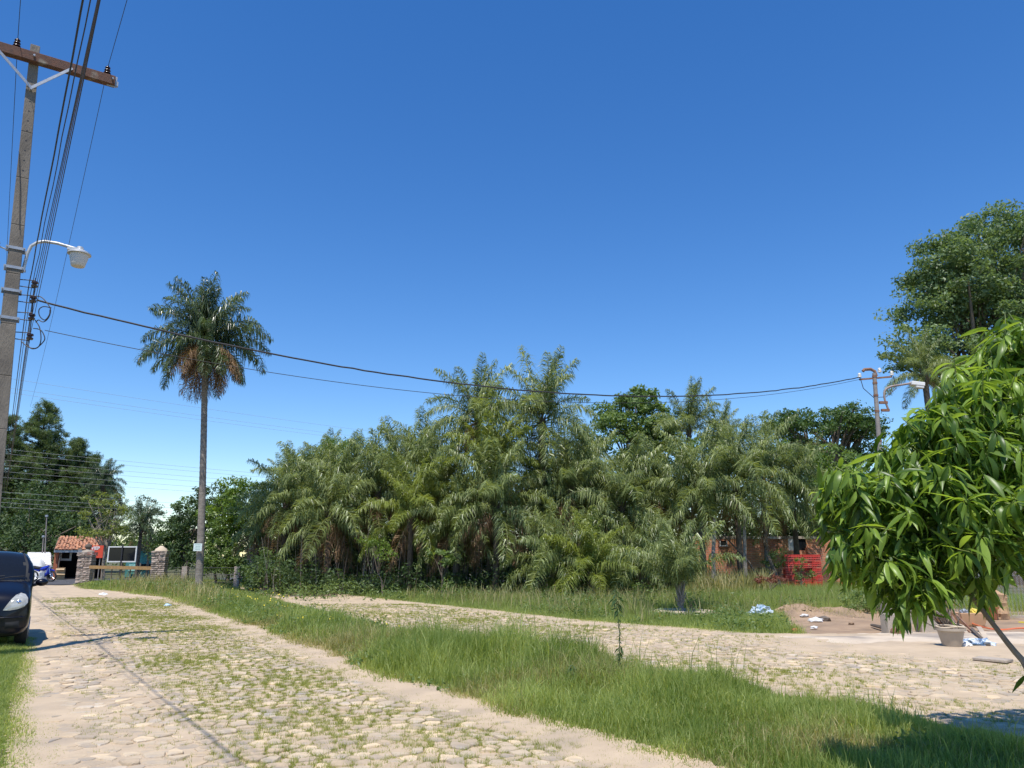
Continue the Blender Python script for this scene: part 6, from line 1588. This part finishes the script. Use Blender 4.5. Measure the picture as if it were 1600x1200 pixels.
lobes = [lb2(1590, 620, 6.3, .50, .55, .5), lb2(1530, 660, 6.0, .50, .52, .5), lb2(1470, 720, 5.9, .48, .50, .5), lb2(1370, 790, 5.9, .42, .42, .45), lb2(1320, 800, 6.0, .20, .32, .3), lb2(1470, 830, 5.8, .5, .45, .5), lb2(1570, 790, 5.7, .52, .50, .5), lb2(1395, 885, 5.8, .30, .30, .35), lb2(1420, 895, 5.7, .20, .18, .25), lb2(1590, 540, 6.3, .28, .28, .4), lb2(1515, 600, 6.1, .2, .22, .3), lb2(1475, 655, 6.0, .22, .22, .3), lb2(1500, 835, 5.6, .22, .12, .3), lb2(1630, 810, 5.5, .25, .18, .3), lb2(1500, 770, 5.6, .3, .3, .3), lb2(1330, 760, 5.9, .22, .22, .3), lb2(1325, 860, 5.9, .17, .2, .25), lb2(1405, 915, 5.7, .14, .12, .2), lb2(1560, 780, 5.4, .25, .12, .3)]
off = [(Vector((4.5, 6.4, 3.0)), .9, .9, .9), (Vector((5.3, 6.0, 3.6)), 1.0, 1.0, .9), (Vector((4.15, 6.8, 2.8)), .6, .6, .5), (Vector((5.2, 5.0, 2.9)), .8, .8, .8), (Vector((3.55, 6.7, 2.25)), .45, .45, .4)]
leaves = []; twigs = MB()
limb_ends = []
def whorl(tip, d, k, size, spread):
    d = d.normalized(); q = d.to_track_quat('Z', 'Y')
    for i in range(k):
        a = i * 2.39996 + g.uniform(-.3, .3); el = g.uniform(.15, 1.15)
        v = q @ Vector((math.cos(a) * math.cos(el * .6), math.sin(a) * math.cos(el * .6), math.sin(el * .4)))
        v.z -= spread; v.normalize()
        up = Vector((0, 0, 1)) + Vector((g.gauss(0, .35), g.gauss(0, .35), 0)); side_ = up.cross(v); 
        if side_.length < .1: side_ = Vector((1, 0, 0)).cross(v)
        side_.normalize(); up = v.cross(side_)
        Mr = Matrix((v, side_, up)).transposed().to_4x4(); s = size * g.choice((.55, .8, .95, 1.0, 1.1, 1.25)) * g.uniform(.9, 1.1)
        o_ = tip - d * g.uniform(0, .10)
        leaves.append((Matrix.Translation(o_ + v * .015) @ Mr @ Matrix.Diagonal((s, s, s, 1)), g.randrange(len(Lme))))
main = [Vector((5.3, 5.7, 0.0)), Vector((5.15, 5.75, .9)), Vector((4.8, 5.8, 1.7)), Vector((4.4, 6.0, 2.4))]
hub = Vector((4.35, 6.05, 2.4))
low0, low1, low2, low3 = P(1660, 1085, 5.3), P(1598, 1032, 5.4), P(1540, 960, 5.5), P(1470, 870, 5.65)
def add_lobe(c, rx, ry, rz, k, hb, size=.19):
    for _ in range(k):
        d = Vector((g.gauss(0, 1), g.gauss(0, 1), g.gauss(0, 1))).normalized(); r = g.random() ** .45
        tip = c + Vector((d.x * rx * r, d.y * ry * r, d.z * rz * r))
        out = (tip - hb); out.normalize(); out = out * .6 + Vector((0, 0, .45)) + Vector((g.gauss(0, .25), g.gauss(0, .25), 0)) + d * .35
        whorl(tip, out, g.randint(8, 13), size, g.uniform(.3, 1.3))
        back = tip - out.normalized() * .22; twigs.tube([back + (c - back) * .45 - Vector((0, 0, .05)), back, tip], [.007, .005, .003], 4)
for (c, rx, ry, rz) in lobes:
    k = max(4, int(300 * (rx * ry * rz) ** (2 / 3.)))
    add_lobe(c, rx, ry, rz, k, hub, .19)
off += [(Vector((4.45, 6.75, 2.2)), .6, .6, .5), (Vector((5.3, 7.0, 2.6)), .9, .7, .7), (Vector((4.5, 5.7, 2.3)), .5, .6, .5)]
for (c, rx, ry, rz) in off: add_lobe(c, rx, ry, rz, int(130 * (rx * ry * rz) ** (2 / 3.)), hub, .24)
for i in range(13):
    t = i / 25; q = low3.lerp(low2, min(1, t * 2)) if t < .5 else low2.lerp(low1, (t - .5) * .9)
    tip = q + Vector((g.uniform(-.12, .12), g.uniform(-.1, .1), g.uniform(.05, .28)))
    whorl(tip, Vector((g.uniform(-.8, .4), -.2, .2)), g.randint(3, 6), .2, g.uniform(1.2, 2.4)); twigs.tube([q, tip], [.005, .003], 4)
for c_ in (P(1395, 890, 5.75), P(1420, 905, 5.7), P(1440, 905, 5.7), P(1465, 850, 5.6), P(1375, 870, 5.8), P(1505, 810, 5.5), P(1575, 775, 5.5), P(1540, 785, 5.5), P(1335, 850, 5.9)):
    for _ in range(4): whorl(c_ + Vector((g.uniform(-.07, .07), g.uniform(-.1, .1), g.uniform(-.02, .1))), Vector((g.uniform(-.5, .5), -.3, .2)), 7, .22, g.uniform(1.4, 2.6))
whorl(P(1606, 1052, 5.4), Vector((-.5, 0, -.3)), 9, .17, 1.6)
mb = MB(); mb.tube([Vector(q) - mg_base for q in [main[0] - Vector((0, 0, .1))] + main], [.17, .15, .13, .11, .08], 10)
mb.build('trunk', M['mangobranch'], mt, True)
mb = MB(); mb.tube([q - mg_base for q in smooth([main[1], low0, low1, low2, low3], 5)], [.032 - .0011 * i for i in range(21)], 8); mb.build('low_limb', M['mangobranch'], mt, True)
mb = MB()
for (c, rx, ry, rz) in lobes + off:
    st0 = hub if c.z > 2.0 else low3
    if (c - st0).length > .2: mb.tube([q - mg_base for q in (st0, st0.lerp(c, .5) + Vector((0, 0, .08)), c)], [.02, .013, .006], 6)
mb.build('limbs', M['mangobranch'], mt, True)
twigs.v = [tuple(Vector(v) - mg_base) for v in twigs.v]; twigs.build('twigs', M['petiole'], mt)
def vis(Mx):
    p = Mx.translation; zc = p.y * cp + (p.z - CH) * sp; yc = (p.z - CH) * cp - p.y * sp
    return zc > 0 and abs(p.x / zc * 1200) < 800 and abs(yc / zc * 1200) < 600
cand = sorted(range(len(leaves)), key=lambda i: (not vis(leaves[i][0]), (leaves[i][0].translation - Vector((0, 0, CH))).length))
single = set(cand[:300]); Vs = []; Fs = []; Ts = []; o_ = 0
for i, (Mx, k) in enumerate(leaves):
    if i in single:
        o = ob('leaf', Lme[k], mt); o.matrix_local = Matrix.Translation(-mg_base) @ Mx
    else:
        V, F = LMs[k // 3]; Mn = np.array(Mx); V2 = V @ Mn[:3, :3].T + Mn[:3, 3] - np.array(mg_base); Vs.append(V2); Fs.append(F + o_); Ts.append(np.full(len(V), (.12, .42, .9)[k % 3])); o_ += len(V)
tag(ob('leaves', npmesh('leaves', np.concatenate(Vs), np.concatenate(Fs), M['mango'], np.concatenate(Ts), True), mt), kind='stuff')
print('mango leaves', len(leaves), 'tris', sum(sum(len(p.vertices) - 2 for p in o.data.polygons) if len(o.data.polygons) < 3000 else len(o.data.polygons) * (2 if len(o.data.polygons[0].vertices) == 4 else 1) for o in C.objects if o.type == 'MESH'))
